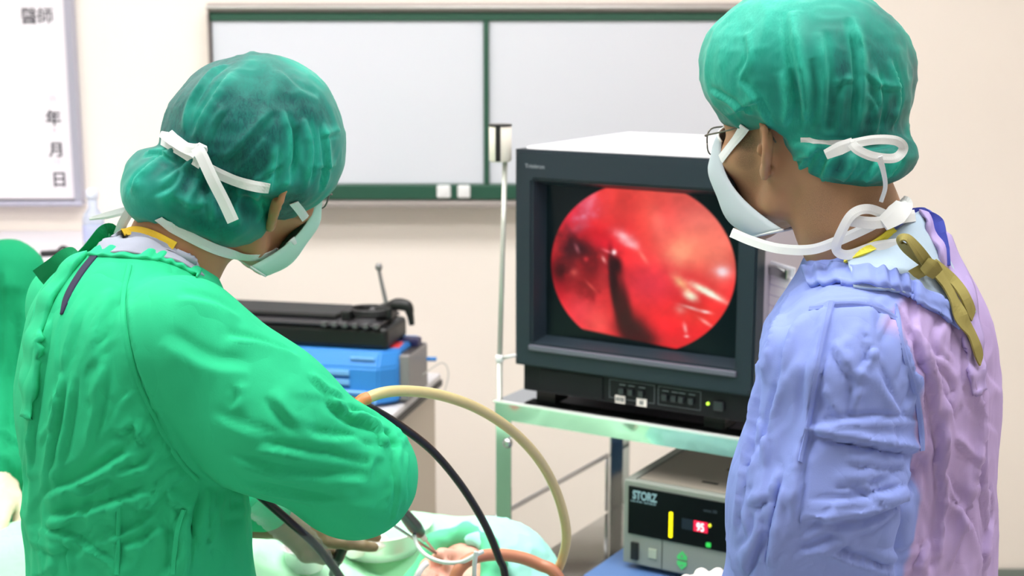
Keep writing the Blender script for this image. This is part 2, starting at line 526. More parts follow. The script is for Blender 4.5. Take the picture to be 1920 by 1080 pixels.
# lower control strip, set back under the bezel
box('control_strip', (0.012, MW - .008), (0.012, 0.05), (0.0, ZB + .001), M_bezel2, mon, 0.003)
box('blank_flap', (0.05, 0.18), (0.009, 0.012), (0.004, ZB - .004), M_bezel2, mon, 0.001)
box('foot', (0.03, 0.07), (0.03, 0.08), (-0.012, 0.0), M_black, mon); box('foot', (0.37, 0.41), (0.03, 0.08), (-0.012, 0.0), M_black, mon)
box('foot', (0.03, 0.07), (0.36, 0.41), (-0.012, 0.0), M_black, mon); box('foot', (0.37, 0.41), (0.36, 0.41), (-0.012, 0.0), M_black, mon)
M_line = mat('panel_line', srgb(92, 100, 104), 0.5)
for (x0, x1, z0, z1) in ((0.193, 0.283, 0.010, 0.044), (0.290, 0.372, 0.010, 0.044)):
    e = 0.0009
    boxes('panel_outline', [((x0, x1), (0.0112, 0.0122), (z0, z0 + e)), ((x0, x1), (0.0112, 0.0122), (z1 - e, z1)),
                            ((x0, x0 + e), (0.0112, 0.0122), (z0 + e, z1 - e)), ((x1 - e, x1), (0.0112, 0.0122), (z0 + e, z1 - e))], M_line, mon)
M_btn = mat('button_dark', srgb(34, 40, 44), 0.4)
for x in (0.219, 0.237, 0.258, 0.304, 0.322, 0.336, 0.355):
    box('button', (x - .005, x + .005), (0.005, 0.012), (0.020, 0.031), M_btn, mon, 0.0012)
    box('button_caption', (x - .006, x + .006), (0.0116, 0.0121), (0.0355, 0.0375), M_line, mon)
box('power_button', (0.398, 0.416), (0.005, 0.012), (0.016, 0.032), M_btn, mon, 0.0015)
M_led = mat('led_green', srgb(190, 240, 70), 0.3, emit=srgb(190, 245, 60), emit_s=1.2)
lathe('power_led', [(0.0028, 0), (0.0028, 0.003), (0.0015, 0.0045)], M_led, mon, 12).matrix_basis = Matrix.Translation((0.386, 0.012, 0.025)) @ Matrix.Rotation(R(90), 4, 'X')
M_lab = mat('paper_label', srgb(240, 232, 225), 0.7)
for (x, s) in ((0.2155, '\u958b\u95dc'), (0.2585, '\u7dda')):
    lb = box('sticker', (x - .010, x + .010), (0.0095, 0.0115), (0.002, 0.0165), M_lab, mon, 0.0006)
    text('lettering', s, 0.009, M_line, lb, (x, 0.0093, 0.006), align='CENTER')
text('maker_name', 'Trinitron', 0.011, mat('maker_grey', srgb(150, 155, 165), 0.5), mon, (0.022, -0.0005, ZB + MH - .033))

# ---------------------------------------------------------------- chrome cart
ct_o = at(930, 742, 2.56)
sh_z = mb.z - 0.05 - 0.012
cart = empty('chrome_cart', (ct_o.x, ct_o.y, 0), YAW, 'chrome equipment cart carrying the monitor and the light source', 'cart')
CW, CD = 0.56, 0.5
boxes('shelf', [((0, CW), (0.0, CD), (sh_z - .004, sh_z)), ((0, CW), (-0.002, 0.0), (sh_z - .034, sh_z)), ((0, CW), (CD, CD + .002), (sh_z - .034, sh_z)),
                ((-0.002, 0), (0, CD), (sh_z - .034, sh_z)), ((CW, CW + .002), (0, CD), (sh_z - .034, sh_z))], M_chrome, cart)
box('shelf_edge', (-0.004, CW + .004), (-0.005, 0.004), (sh_z - .003, sh_z + .002), mat('polished_edge', srgb(250, 250, 250), 0.25, 0.6), cart, 0.001)
for (lx, ly, dx, dy) in ((0, 0, 1, 1), (CW, 0, -1, 1), (0, CD, 1, -1), (CW, CD, -1, -1)):
    boxes('leg', [(tuple(sorted((lx, lx + dx * .032))), tuple(sorted((ly, ly + dy * .003))), (0.08, sh_z - .004)),
                  (tuple(sorted((lx, lx + dx * .003))), tuple(sorted((ly + dy * .003, ly + dy * .032))), (0.08, sh_z - .004))], M_chrome, cart)
    c = empty  # castor under each leg
    w_ = lathe('castor', [(0.012, -0.01), (0.037, -0.01), (0.04, -0.004), (0.04, 0.004), (0.037, 0.01), (0.012, 0.01)], M_rubber, cart, 24)
    w_.matrix_basis = Matrix.Translation((lx + dx * .016, ly + dy * .016, 0.04)) @ Matrix.Rotation(R(90), 4, 'Y')
ls_z = at(1168, 1062, 2.42).z - 0.085     # lower shelf carries the beige unit
box('lower_shelf', (0.002, CW - .002), (0.002, CD - .002), (ls_z - .012, ls_z), M_chrome, cart, 0.002)
box('bottom_shelf', (0.002, CW - .002), (0.002, CD - .002), (0.2, 0.212), M_chrome, cart, 0.002)
rz_ = ls_z + 0.12
tube('side_rail', [(-0.012, 0.02, rz_), (-0.012, 0.25, rz_), (-0.012, CD - .02, rz_)], 0.005, M_steel, cart, 10)
for y in (0.02, CD - .02):
    tube('rail_post', [(-0.012, y, ls_z - .006), (-0.012, y, rz_ + .004)], 0.004, M_steel, cart, 8, 0)
lathe('knob', [(0.004, 0), (0.009, 0.004), (0.010, 0.010), (0.006, 0.016)], M_chrome, cart, 16).matrix_basis = Matrix.Translation((0.03, 0.0, sh_z - .075)) @ Matrix.Rotation(R(90), 4, 'X')

# drip pole clamped to the cart, with a cream holder on top
pp0, pp1 = at(934, 745, 2.60), at(947, 303, 2.60)
pole = empty('drip_pole', (pp0.x, pp0.y, 0.1), 0, 'thin chrome pole with a cream plastic holder beside the monitor', 'pole')
pv = lambda p: (p.x - pp0.x, p.y - pp0.y, p.z - 0.1)
M_pole = mat('pole_grey', srgb(196, 198, 190), 0.3, 0.4)
pm = at(937, 672, 2.60)
tube('lower_pole', [(-0.005, 0.0, 0.0), pv(pm)], 0.006, M_pole, pole, 14, 0)
tube('upper_pole', [pv(pm), pv(pp1)], 0.0048, M_pole, pole, 14, 0)
q = pv(pm)
lathe('joint', [(0.003, -0.009), (0.008, -0.005), (0.008, 0.005), (0.003, 0.009)], M_white, pole, 16, q)
tube('bracket', [(q[0], q[1], q[2]), (q[0] + .02, q[1] - .008, q[2] + .006), (q[0] + .055, q[1] + .0, q[2] + .010)], 0.0035, M_steel, pole, 8)
h0, h1 = pv(at(938, 303, 2.60)), pv(at(938, 236, 2.60))
M_cream = mat('holder_cream', srgb(240, 233, 222), 0.5)
hz = h1[2] - h0[2]
hb = lathe('holder', [(0.018, 0), (0.0205, 0.003), (0.0205, hz - .002), (0.019, hz)], M_cream, pole, 28, h0)
lathe('holder_rim', [(0.0215, hz), (0.0215, hz + .003), (0.015, hz + .003)], M_black, pole, 28, h0)
box('slot', (h0[0] - .0085, h0[0] + .0005), (h0[1] - .0225, h0[1] - .017), (h0[2] + .002, h0[2] + hz), M_black, pole)

# ---------------------------------------------------------------- light source box on the cart
M_gbox = mat('instrument_grey', srgb(140, 146, 138), 0.45)
M_gtop = mat('instrument_top', srgb(150, 142, 130), 0.5, var=0.06, vscale=18)
M_face = mat('face_black', srgb(8, 10, 16), 0.3, spec=.15)
lb0 = at(1169, 1052, 2.40)
ls = empty('light_source', (lb0.x, lb0.y, lb0.z - 0.012), YAW, 'grey light source box with a black display reading 95', 'light source')
ls.scale = (.74, 1, 1)
LW, LD_, LH = 0.31, 0.33, 0.15
box('body', (0, LW), (0.008, LD_), (0.012, 0.012 + LH), M_gbox, ls, 0.004)
box('front_frame', (-0.002, LW + .002), (0, 0.012), (0.010, 0.014 + LH), M_gbox, ls, 0.003)
box('lid', (0.025, LW - .025), (0.02, LD_ - .01), (0.012 + LH - .001, 0.012 + LH + .0015), M_gtop, ls, 0.001)
boxes('lid_rim', [((0.0, 0.022), (0.012, LD_), (LH + .0115, LH + .0145)), ((LW - .022, LW), (0.012, LD_), (LH + .0115, LH + .0145))], M_gbox, ls, 0.001)
box('lid_slot', (0.165, 0.205), (0.055, 0.063), (LH + .013, LH + .0140), M_bezel2, ls)
box('stain', (0.18, 0.25), (0.14, 0.20), (LH + .0132, LH + .0137), mat('rust_mark', srgb(96, 80, 52), 0.8, var=.3, vscale=60), ls)
fz0, fz1 = 0.012 + 0.055, 0.012 + LH - .008
box('face_plate', (0.012, LW - .008), (-0.003, 0.001), (fz0, fz1), M_face, ls, 0.001)
M_logo = mat('logo_white', srgb(150, 185, 195), 0.5)
text('maker_name', 'STORZ', 0.021, M_logo, ls, (0.024, -0.0035, fz1 - .021), bold=0.0007, xs=.95)
text('maker_line', 'KARL STORZ - ENDOSKOPE', 0.0042, M_logo, ls, (0.019, -0.0035, fz1 - .027), xs=1.25)
text('model_name', 'xenon 300', 0.008, mat('faint_print', srgb(60, 75, 85), .6), ls, (0.205, -0.0035, fz1 - .021))
M_yel = mat('bar_yellow', srgb(250, 240, 20), 0.3, emit=srgb(250, 240, 10), emit_s=1.0)
box('level_bar', (0.120, 0.1285), (-0.0045, -0.0028), (fz0 + .008, fz0 + .054), M_yel, ls, 0.002)
box('digit_window', (0.152, 0.181), (-0.0042, -0.0028), (fz0 + .028, fz0 + .047), mat('digit_off', srgb(20, 26, 48), .3), ls)
dw = box('digit_glow', (0.182, 0.217), (-0.0042, -0.0028), (fz0 + .028, fz0 + .047), mat('digit_red', srgb(215, 20, 60), .3, emit=srgb(230, 20, 70), emit_s=0.75), ls, 0.001)
text('digits', '95', 0.020, mat('digit_lit', srgb(255, 225, 230), .3, emit=srgb(255, 215, 222), emit_s=1.0), dw, (0.1995, -0.0048, fz0 + .0305), align='CENTER', bold=.0004)
lathe('yellow_led', [(0.0034, 0), (0.0034, .002), (.002, .003)], mat('led_yellow', srgb(220, 220, 60), .3, emit=srgb(220, 225, 40), emit_s=.8), ls, 12).matrix_basis = Matrix.Translation((0.2225, -0.003, fz0 + .043)) @ Matrix.Rotation(R(90), 4, 'X')
M_grn = mat('key_green', srgb(60, 200, 90), .4, emit=srgb(40, 190, 80), emit_s=.5)
box('green_key', (0.214, 0.226), (-0.0045, -0.0028), (fz0 + .004, fz0 + .012), M_grn, ls, 0.002)
box('rocker_switch', (0.021, 0.040), (-0.005, 0.001), (0.020, 0.052), M_black, ls, 0.001)
box('square_key', (0.066, 0.088), (-0.002, 0.001), (0.028, 0.046), mat('key_cream', srgb(175, 185, 165), .5), ls, 0.001)
box('panel_seam', (0.1005, 0.1015), (-0.0008, 0.001), (0.012, fz0), M_bezel2, ls)
for s, z in ((1, 0.044), (-1, 0.028)):
    V = [(0.141, -0.002, z - s * .006), (0.165, -0.002, z - s * .006), (0.165, -0.002, z), (0.153, -0.002, z + s * .009), (0.141, -0.002, z)]
    V += [(a, 0.001, c) for a, b, c in V]
    F = [(0, 1, 2, 3, 4), (9, 8, 7, 6, 5)] + [(i, (i + 1) % 5, 5 + (i + 1) % 5, 5 + i) for i in range(5)]
    k_ = mesh_np('arrow_key', V, F, mat('key_green_dim', srgb(70, 190, 105), .4, emit=srgb(50, 185, 95), emit_s=.25), ls, False)
    text('mark', '+' if s > 0 else '\u2013', 0.012, M_gbox, k_, (0.153, -0.0024, z - .004), align='CENTER', bold=.0003)
for (x, y) in ((0.03, 0.04), (LW - .03, 0.04), (0.03, LD_ - .04), (LW - .03, LD_ - .04)):
    lathe('foot', [(0.012, 0), (0.014, 0.003), (0.014, 0.012)], M_black, ls, 16, (x, y, 0))
tube('power_lead', [(0.13, LD_ - .02, LH * .8), (0.13, LD_ + .03, LH + .03), (0.13, LD_ + .035, LH + .12), (0.12, LD_ + .04, LH + .26)], 0.006, mat('lead_navy', srgb(28, 40, 90), .4), ls, 10)

# beige unit with a blue top under the light source
M_blue = mat('unit_blue', srgb(88, 122, 176), 0.45)
M_beige = mat('unit_beige', srgb(226, 220, 200), 0.5)
bu0 = at(1075, 1042, 2.34)
bz = lb0.z - 0.012
bu = empty('control_unit', (bu0.x, bu0.y, ls_z), YAW, 'beige control unit with a blue top, under the light source', 'control unit')
UW, UD, UH = 0.44, 0.42, bz - ls_z
box('body', (0, UW), (0.01, UD), (0.0, UH - .004), M_blue, bu, 0.004)
box('top_panel', (0.004, UW - .004), (0.03, UD - .004), (UH - .004, UH), M_blue, bu, 0.001)
box('fascia', (-0.003, UW + .003), (-0.004, 0.02), (0.0, UH + .001), M_beige, bu, 0.006)
box('name_strip', (0.03, 0.24), (-0.006, -0.003), (UH - .028, UH - .012), mat('strip_blue', srgb(150, 172, 200), .5), bu)
for i in range(5):
    box('key', (0.05 + i * .04, 0.075 + i * .04), (-0.008, -0.003), (0.018, 0.034), M_gbox, bu, 0.002)

# clipboard hung on the right side of the monitor
clp = at(1452, 585, 2.40)
cbd = empty('clipboard', (clp.x, clp.y, clp.z), YAW - R(24), 'white paper on a clear clipboard hanging beside the monitor', 'clipboard')
cw, chh = 0.034, 0.085
bd = box('board', (-cw, cw), (0.003, 0.006), (-chh, chh), mat('clear_board', srgb(225, 225, 235), .25), cbd, 0.001)
box('paper', (-cw + .006, cw + .002), (0.001, 0.003), (-chh + .004, chh - .018), mat('paper_white', srgb(246, 238, 246), .8), cbd)
cl = box('clip', (-cw + .01, cw - .008), (-0.006, 0.003), (chh - .022, chh - .004), M_steel, cbd, 0.002)
tube('clip_spring', [(-cw + .016, -0.007, chh - .008), (0, -0.009, chh - .004), (cw - .014, -0.007, chh - .008)], 0.002, M_steel, cl, 8)
for i in range(7):
    box('printed_line', (-cw + .012, cw - .006), (0.0004, 0.001), (chh - .04 - i * .018, chh - .039 - i * .018), mat('print_lilac', srgb(190, 175, 205), .8), cbd)
for o_ in (cbd,):
    o_.rotation_euler[1] = R(5)

# ================================================================ trolley with blue suction unit on the left
TY = -R(13)
tw0 = at(742, 772, 2.98)
tr = empty('equipment_trolley', (tw0.x, tw0.y, 0), TY, 'beige equipment trolley with a grey worktop behind the green surgeon', 'trolley')
TWd, TD, TH = 0.62, 0.36, tw0.z
M_tbody = mat('trolley_beige', srgb(205, 192, 176), 0.5)
box('worktop', (-TWd, 0.0), (-0.03, TD), (TH - .018, TH), mat('worktop_grey', srgb(218, 215, 218), .4), tr, 0.004)
box('edge_strip', (-0.001, 0.003), (-0.03, TD), (TH - .03, TH - .016), M_black, tr)
box('cabinet', (-TWd + .03, -0.012), (0.0, TD - .01), (0.08, TH - .018), M_tbody, tr, 0.004)
for i in range(3):
    z1 = TH - .05 - i * .27
    d = box('drawer', (-TWd + .05, -0.03), (-0.014, 0.0), (z1 - .25, z1), M_tbody, tr, 0.003)
    tube('handle', [(-0.42, -0.016, z1 - .05), (-0.41, -0.035, z1 - .05), (-0.25, -0.035, z1 - .05), (-0.24, -0.016, z1 - .05)], 0.005, M_alu, d, 8, 4)
for (x, y) in ((-.07, .05), (-.07, TD - .06), (-TWd + .08, .05), (-TWd + .08, TD - .06)):
    w_ = lathe('castor', [(0.01, -0.012), (0.037, -0.012), (0.04, -0.005), (0.04, 0.005), (0.037, 0.012), (0.01, 0.012)], M_rubber, tr, 20)
    w_.matrix_basis = Matrix.Translation((x, y, 0.04)) @ Matrix.Rotation(R(90), 4, 'Y')

M_bl = mat('suction_blue', srgb(58, 140, 222), 0.35)
M_bl2 = mat('suction_blue_light', srgb(120, 180, 238), 0.35)
su0 = at(738, 742, 3.0)
su = empty('suction_unit', (su0.x, su0.y, TH), TY, 'bright blue suction unit with vents and an open end bay', 'suction unit')
SW, SD, SH = 0.44, 0.20, 0.122
V = []
for (x, ins, y0_) in ((-SW, 0, 0), (-0.035, 0, 0), (0.0, .0, .035)):
    V += [(x, y0_, 0.008), (x, y0_, SH * .72), (x, y0_ + .02, SH), (x, SD, SH), (x, SD, 0.008)]
F = [(4, 3, 2, 1, 0), (10, 11, 12, 13, 14)]
for s in range(2):
    for i in range(5):
        j = (i + 1) % 5
        F.append((s * 5 + i, s * 5 + j, s * 5 + 5 + j, s * 5 + 5 + i))
body = mesh_np('housing', V, F, M_bl, su, False)
bm = bmesh.new(); bm.from_mesh(body.data); bmesh.ops.recalc_face_normals(bm, faces=bm.faces[:])
bmesh.ops.bevel(bm, geom=bm.edges[:], offset=0.004, segments=2, affect='EDGES'); bm.to_mesh(body.data); bm.free()
for z in (0.070, 0.049):
    box('vent', (-0.18, -0.10), (-0.004, 0.004), (z, z + .012), M_bl2, su, 0.002)
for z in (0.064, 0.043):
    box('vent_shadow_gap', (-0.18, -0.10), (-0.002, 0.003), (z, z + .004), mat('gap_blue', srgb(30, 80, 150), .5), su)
tube('grip', [(-0.2, -.002, 0.034), (-0.06, -.004, 0.034), (-0.045, -.004, 0.03), (-0.042, -.002, 0.01)], 0.004, M_bl2, su, 8)
box('name_plate', (-0.10, -0.045), (0.004, 0.018), (SH * .86, SH * .9), M_bl2, su, 0.001)
lathe('foot_button', [(0.006, 0), (0.006, .004), (.003, .006)], M_white, su, 12).matrix_basis = Matrix.Translation((-.075, -.001, 0.016)) @ Matrix.Rotation(R(90), 4, 'X')
bay = box('end_bay', (-0.002, 0.022), (0.045, SD - .01), (0.008, SH - .012), mat('bay_grey', srgb(140, 136, 136), .45), su, 0.004)
box('bay_recess', (-0.03, 0.020), (0.06, SD - .025), (SH - .055, SH - .011), mat('bay_dark', srgb(52, 46, 48), .5), su, 0.002)
box('red_cartridge', (-0.03, 0.014), (0.065, 0.125), (SH - .04, SH + .003), mat('cartridge_red', srgb(216, 56, 66), .4), su, 0.006).rotation_euler = (0, R(-6), R(6))
box('navy_cartridge', (-0.025, 0.016), (0.132, SD - .03), (SH - .04, SH + .006), mat('cartridge_navy', srgb(38, 36, 84), .4), su, 0.006)
tube('lever', [(0.028, .16, SH - .045), (0.05, .165, SH - .045)], 0.005, M_bl, su, 8, 0)
for (x, y) in ((-.04, .05), (-.4, .05), (-.04, .2), (-.4, .2)):
    lathe('foot', [(.01, 0), (.012, .003), (.012, .009)], M_black, su, 12, (x, y, 0))
tube('side_lead', [(0.03, .12, 0.05), (0.07, .14, 0.075), (0.085, .14, 0.05), (0.075, .13, 0.0)], 0.0014, mat('lead_grey', srgb(200, 196, 192), .5), su, 6)

# black case lying on the suction unit with a clamp and rod
kc = empty('instrument_case', (su0.x, su0.y, TH + SH), TY, 'black instrument case with clips lying on the blue suction unit', 'case')
box('tray', (-0.46, -0.022), (0.03, 0.18), (0.0, 0.050), M_black, kc, 0.012, 3)
box('lid', (-0.46, -0.04), (0.025, 0.185), (0.050, 0.058), mat('case_grey', srgb(58, 56, 60), .35), kc, 0.004)
box('lid_top', (-0.46, -0.15), (0.06, 0.18), (0.058, 0.070), M_black, kc, 0.005)
for i in range(6):
    box('catch', (-0.17 + i * .024, -0.158 + i * .024), (0.016, 0.028), (0.05, 0.062), mat('catch_steel', srgb(110, 108, 112), .35, .6), kc, 0.002)
box('hinge_block', (-0.135, -0.115), (0.05, 0.09), (0.058, 0.08), M_black, kc, 0.003)
# coiled cable and holder arm
ha = empty('holder_arm', (su0.x - .022, su0.y, TH + SH + 0.0585), TY, 'black holder arm with a grey knobbed rod on the instrument case', 'holder arm')
th = np.linspace(0, 2 * math.pi * 2, 40)
tube('coil', [(-0.06 + .05 * math.cos(a), .11 + .045 * math.sin(a), .006 + .007 * a / 6.28) for a in th], 0.006, M_black, ha, 8, 2)
box('clamp', (-0.045, -0.005), (0.08, 0.13), (0.0, 0.03), M_black, ha, 0.006)
tube('clamp_arm', [(-0.03, .10, .02), (0.0, .10, .033), (0.025, .10, .03), (0.032, .10, .012), (0.036, .10, -.012)], [.010, .014, .013, .008, .006], M_black, ha, 10)
tube('rod', [(-0.022, .10, .03), (-0.034, .10, .085), (-0.039, .10, .112)], [.005, .0042, .004], mat('rod_grey', srgb(140, 138, 140), .35, .5), ha, 10)
lathe('rod_knob', [(.004, -.004), (.008, 0), (.008, .008), (.005, .012)], mat('rod_grey', srgb(140, 138, 140)), ha, 14, (-0.039, .10, .112))
box('screw', (-0.06, -0.045), (0.088, 0.104), (0.012, 0.024), mat('catch_steel', srgb(110, 108, 112)), ha, 0.003)

# ================================================================ distance-field modelling for bodies and cloth
f32 = np.float32


def A3(p): return np.asarray(p, f32)


def smin(a, b, k):
    h = np.clip(0.5 + 0.5 * (b - a) / k, 0, 1)
    return b + (a - b) * h - k * h * (1 - h)


def smax(a, b, k): return -smin(-a, -b, k)


def cap_(P, a, b, ra, rb):
    a, b = A3(a), A3(b)
    ba = b - a
    h = np.clip(((P - a) @ ba) / (ba @ ba), 0, 1)
    return np.linalg.norm(P - a - h[:, None] * ba, axis=1) - (ra + (rb - ra) * h)


def chain(P, pts, rad, k=0.02):
    d = None
    for i in range(len(pts) - 1):
        e = cap_(P, pts[i], pts[i + 1], rad[i], rad[i + 1])
        d = e if d is None else smin(d, e, k)
    return d


def ell(P, c, r, Rm=None):
    q = P - A3(c)
    if Rm is not None:
        q = q @ A3(Rm)
    r = A3(r)
    k0 = np.linalg.norm(q / r, axis=1)
    k1 = np.linalg.norm(q / (r * r), axis=1) + 1e-9
    return k0 * (k0 - 1) / k1


def mesh_sdf(f, lo, hi, h, cf=4):
    """surface nets on a sparse two-level grid -> vertices, quads"""
    lo, hi = np.asarray(lo, float), np.asarray(hi, float)
    n = np.ceil((hi - lo) / (cf * h)).astype(int) + 1
    ax = [lo[i] + cf * h * np.arange(n[i] + 1) for i in range(3)]
    G = np.stack(np.meshgrid(*ax, indexing='ij'), -1).reshape(-1, 3).astype(f32)
    Fc = np.concatenate([f(G[i:i + 300000]) for i in range(0, len(G), 300000)]).reshape(n + 1)
    mn = np.abs(Fc)
    m = mn[:-1, :-1, :-1]
    for s in ((1, 0, 0), (0, 1, 0), (0, 0, 1), (1, 1, 0), (1, 0, 1), (0, 1, 1), (1, 1, 1)):
        m = np.minimum(m, mn[s[0]:n[0] + s[0], s[1]:n[1] + s[1], s[2]:n[2] + s[2]])
    act = np.argwhere(m < cf * h * 1.7)
    fn = n * cf
    F = np.repeat(np.repeat(np.repeat(Fc[:-1, :-1, :-1], cf, 0), cf, 1), cf, 2).astype(f32)
    sub = np.stack(np.meshgrid(*[np.arange(cf)] * 3, indexing='ij'), -1).reshape(-1, 3)
    for i in range(0, len(act), 6000):
        I = (act[i:i + 6000, None, :] * cf + sub[None]).reshape(-1, 3)
        P = (lo + I * h).astype(f32)
        F[I[:, 0], I[:, 1], I[:, 2]] = f(P)
    S = F < 0
    c = np.zeros(fn - 1, np.uint8)
    for a in (0, 1):
        for b in (0, 1):
            for d in (0, 1):
                c += S[a:fn[0] - 1 + a, b:fn[1] - 1 + b, d:fn[2] - 1 + d]
    cells = np.argwhere((c > 0) & (c < 8))
    idx = -np.ones(fn - 1, np.int32)
    idx[cells[:, 0], cells[:, 1], cells[:, 2]] = np.arange(len(cells))
    acc = np.zeros((len(cells), 3)); cnt = np.zeros(len(cells))
    corners = [(a, b, d) for a in (0, 1) for b in (0, 1) for d in (0, 1)]
    for i, p in enumerate(corners):
        for q in corners[i + 1:]:
            if sum(abs(p[k] - q[k]) for k in range(3)) != 1:
                continue
            fa = F[cells[:, 0] + p[0], cells[:, 1] + p[1], cells[:, 2] + p[2]]
            fb = F[cells[:, 0] + q[0], cells[:, 1] + q[1], cells[:, 2] + q[2]]
            x = (fa < 0) != (fb < 0)
            t = np.where(x, fa / np.where(x, fa - fb, 1), 0)
            pt = np.array(p)[None] + t[:, None] * (np.array(q) - np.array(p))[None]
            acc += np.where(x[:, None], pt, 0); cnt += x
    V = lo + (cells + acc / cnt[:, None]) * h
    Q = []
    for axn in range(3):
        o = [k for k in range(3) if k != axn]
        sl0 = [slice(1, -1)] * 3; sl1 = [slice(1, -1)] * 3
        sl0[axn] = slice(0, fn[axn] - 1); sl1[axn] = slice(1, fn[axn])
        s0, s1 = S[tuple(sl0)], S[tuple(sl1)]
        for flip in (0, 1):
            E = np.argwhere((s0 & ~s1) if not flip else (~s0 & s1))
            off = np.ones(3, int); off[axn] = 0
            E = E + off
            def cell(d0, d1):
                C = E.copy(); C[:, o[0]] -= d0; C[:, o[1]] -= d1
                C = np.clip(C, 0, fn - 2)
                return idx[C[:, 0], C[:, 1], C[:, 2]]
            quad = np.stack([cell(1, 1), cell(0, 1), cell(0, 0), cell(1, 0)], 1)
            rev = flip ^ (axn == 1)
            Q.append(quad[:, ::-1] if rev else quad)
    Q = np.concatenate(Q)
    Q = Q[(Q >= 0).all(1)]
    return V, Q


def vnormals(V, Q):
    e1, e2 = V[Q[:, 2]] - V[Q[:, 0]], V[Q[:, 3]] - V[Q[:, 1]]
    n = np.cross(e1, e2)
    N = np.zeros_like(V)
    for k in range(4):
        np.add.at(N, Q[:, k], n)
    return N / (np.linalg.norm(N, axis=1)[:, None] + 1e-12)


def relax(V, Q, it=2, lam=0.5):
    A = np.concatenate([Q[:, [0, 1]], Q[:, [1, 2]], Q[:, [2, 3]], Q[:, [3, 0]]])
    A = np.concatenate([A, A[:, ::-1]])
    cnt = np.bincount(A[:, 0], minlength=len(V))[:, None]
    for _ in range(it):
        S_ = np.stack([np.bincount(A[:, 0], weights=V[A[:, 1], k], minlength=len(V)) for k in range(3)], 1)
        V = V + lam * (S_ / np.maximum(cnt, 1) - V)
    return V


def big_mesh(name, V, Q, m, parent, origin):
    V = np.asarray(V) - np.asarray(origin)
    me = bpy.data.meshes.new(name)
    me.vertices.add(len(V)); me.vertices.foreach_set('co', V.astype(f32).ravel())
    k = Q.shape[1]
    me.loops.add(len(Q) * k); me.loops.foreach_set('vertex_index', Q.astype(np.int32).ravel())
    me.polygons.add(len(Q)); me.polygons.foreach_set('loop_start', np.arange(0, len(Q) * k, k, dtype=np.int32))
    me.update(calc_edges=True)
    return link(name, me, m, parent, True)


CAMP = Vector((0, 0, CAM_Z))


def bvh(V, Q): return BVHTree.FromPolygons([tuple(v) for v in V], [tuple(q) for q in Q])


def cast(tree, px, py):
    d = (at(px, py, 1.0) - CAMP).normalized()
    hit, n, i, dist = tree.ray_cast(CAMP, d)
    return (np.array(hit), np.array(n)) if hit is not None else (None, None)


def resample(pl, step):
    P = spline(pl, 10) if len(pl) > 2 else np.array([np.array(pl[0], float) + (np.array(pl[1], float) - np.array(pl[0], float)) * t for t in np.linspace(0, 1, 12)])
    s = np.concatenate([[0], np.cumsum(np.linalg.norm(np.diff(P, axis=0), axis=1))])
    n = max(3, int(s[-1] / step))
    t = np.linspace(0, s[-1], n)
    return np.stack([np.interp(t, s, P[:, k]) for k in range(P.shape[1])], 1)


def apply_folds(V, Q, folds, step=4, gain=1.0, biggest=False):
    """folds: (points on the photo's surface, width m, height m, sharp). They are laid on the mesh and raised (or sunk) along it.
    height>0 ridge, <0 valley; 'sharp' gives the ridge a steep lower flank with a groove beneath it"""
    tree = bvh(V, Q)
    N = vnormals(V, Q)
    disp = np.zeros(len(V))
    for (pl, w, a, sharp) in folds:
        pts = resample(pl, step)
        H = [cast(tree, p[0], p[1]) for p in pts]
        L = np.array([h[0] for h in H if h[0] is not None])
        if len(L) < 3:
            continue
        lo, hi = L.min(0) - 3 * w, L.max(0) + 3 * w
        cand = np.nonzero(((V > lo) & (V < hi)).all(1))[0]
        if not len(cand):
            continue
        C = V[cand]
        d2 = ((C[:, None, :] - L[None]) ** 2).sum(2) if len(cand) * len(L) < 4e6 else None
        if d2 is None:
            j = np.concatenate([((C[i:i + 20000, None, :] - L[None]) ** 2).sum(2).argmin(1) for i in range(0, len(C), 20000)])
        else:
            j = d2.argmin(1)
        T = np.gradient(L, axis=0); T /= np.linalg.norm(T, axis=1)[:, None] + 1e-9
        D = C - L[j]
        D = D - (D * T[j]).sum(1)[:, None] * T[j] * np.where((j > 0) & (j < len(L) - 1), 1, 0)[:, None]
        dist = np.linalg.norm(D, axis=1)
        side = np.sign((np.cross(T[j], N[cand]) * D).sum(1))
        t = j / (len(L) - 1)
        taper = np.clip(np.minimum(t, 1 - t) * 5, 0.0, 1) ** 0.7
        s = dist * side / w
        if sharp:
            ss = s * np.sign(sharp)
            p = np.where(ss > 0, np.exp(-2.8 * np.abs(ss)), np.exp(-.9 * np.abs(ss) ** 1.25)) - 0.6 * np.exp(-((ss - 0.85) / 0.45) ** 2)
        else:
            p = np.exp(-s * s * 1.4)
        e_ = gain * a * taper * p
        disp[cand] = np.where(np.abs(e_) > np.abs(disp[cand]), e_, disp[cand]) if biggest else disp[cand] + e_
    return V + N * disp[:, None]


def noise3(P, scale, seed):
    """smooth value noise in 3-D"""
    r_ = np.random.default_rng(seed)
    g = r_.random((32, 32, 32)).astype(f32)
    q = np.asarray(P) * scale + 100.0
    i = np.floor(q).astype(int); fr_ = q - i
    fr_ = fr_ * fr_ * (3 - 2 * fr_)
    out = 0
    for a in (0, 1):
        for b in (0, 1):
            for c in (0, 1):
                w = (fr_[:, 0] if a else 1 - fr_[:, 0]) * (fr_[:, 1] if b else 1 - fr_[:, 1]) * (fr_[:, 2] if c else 1 - fr_[:, 2])
                out = out + w * g[(i[:, 0] + a) % 32, (i[:, 1] + b) % 32, (i[:, 2] + c) % 32]
    return out


def ridged(P, scale, seed): return 1 - np.abs(2 * noise3(P, scale, seed) - 1) * 1.6


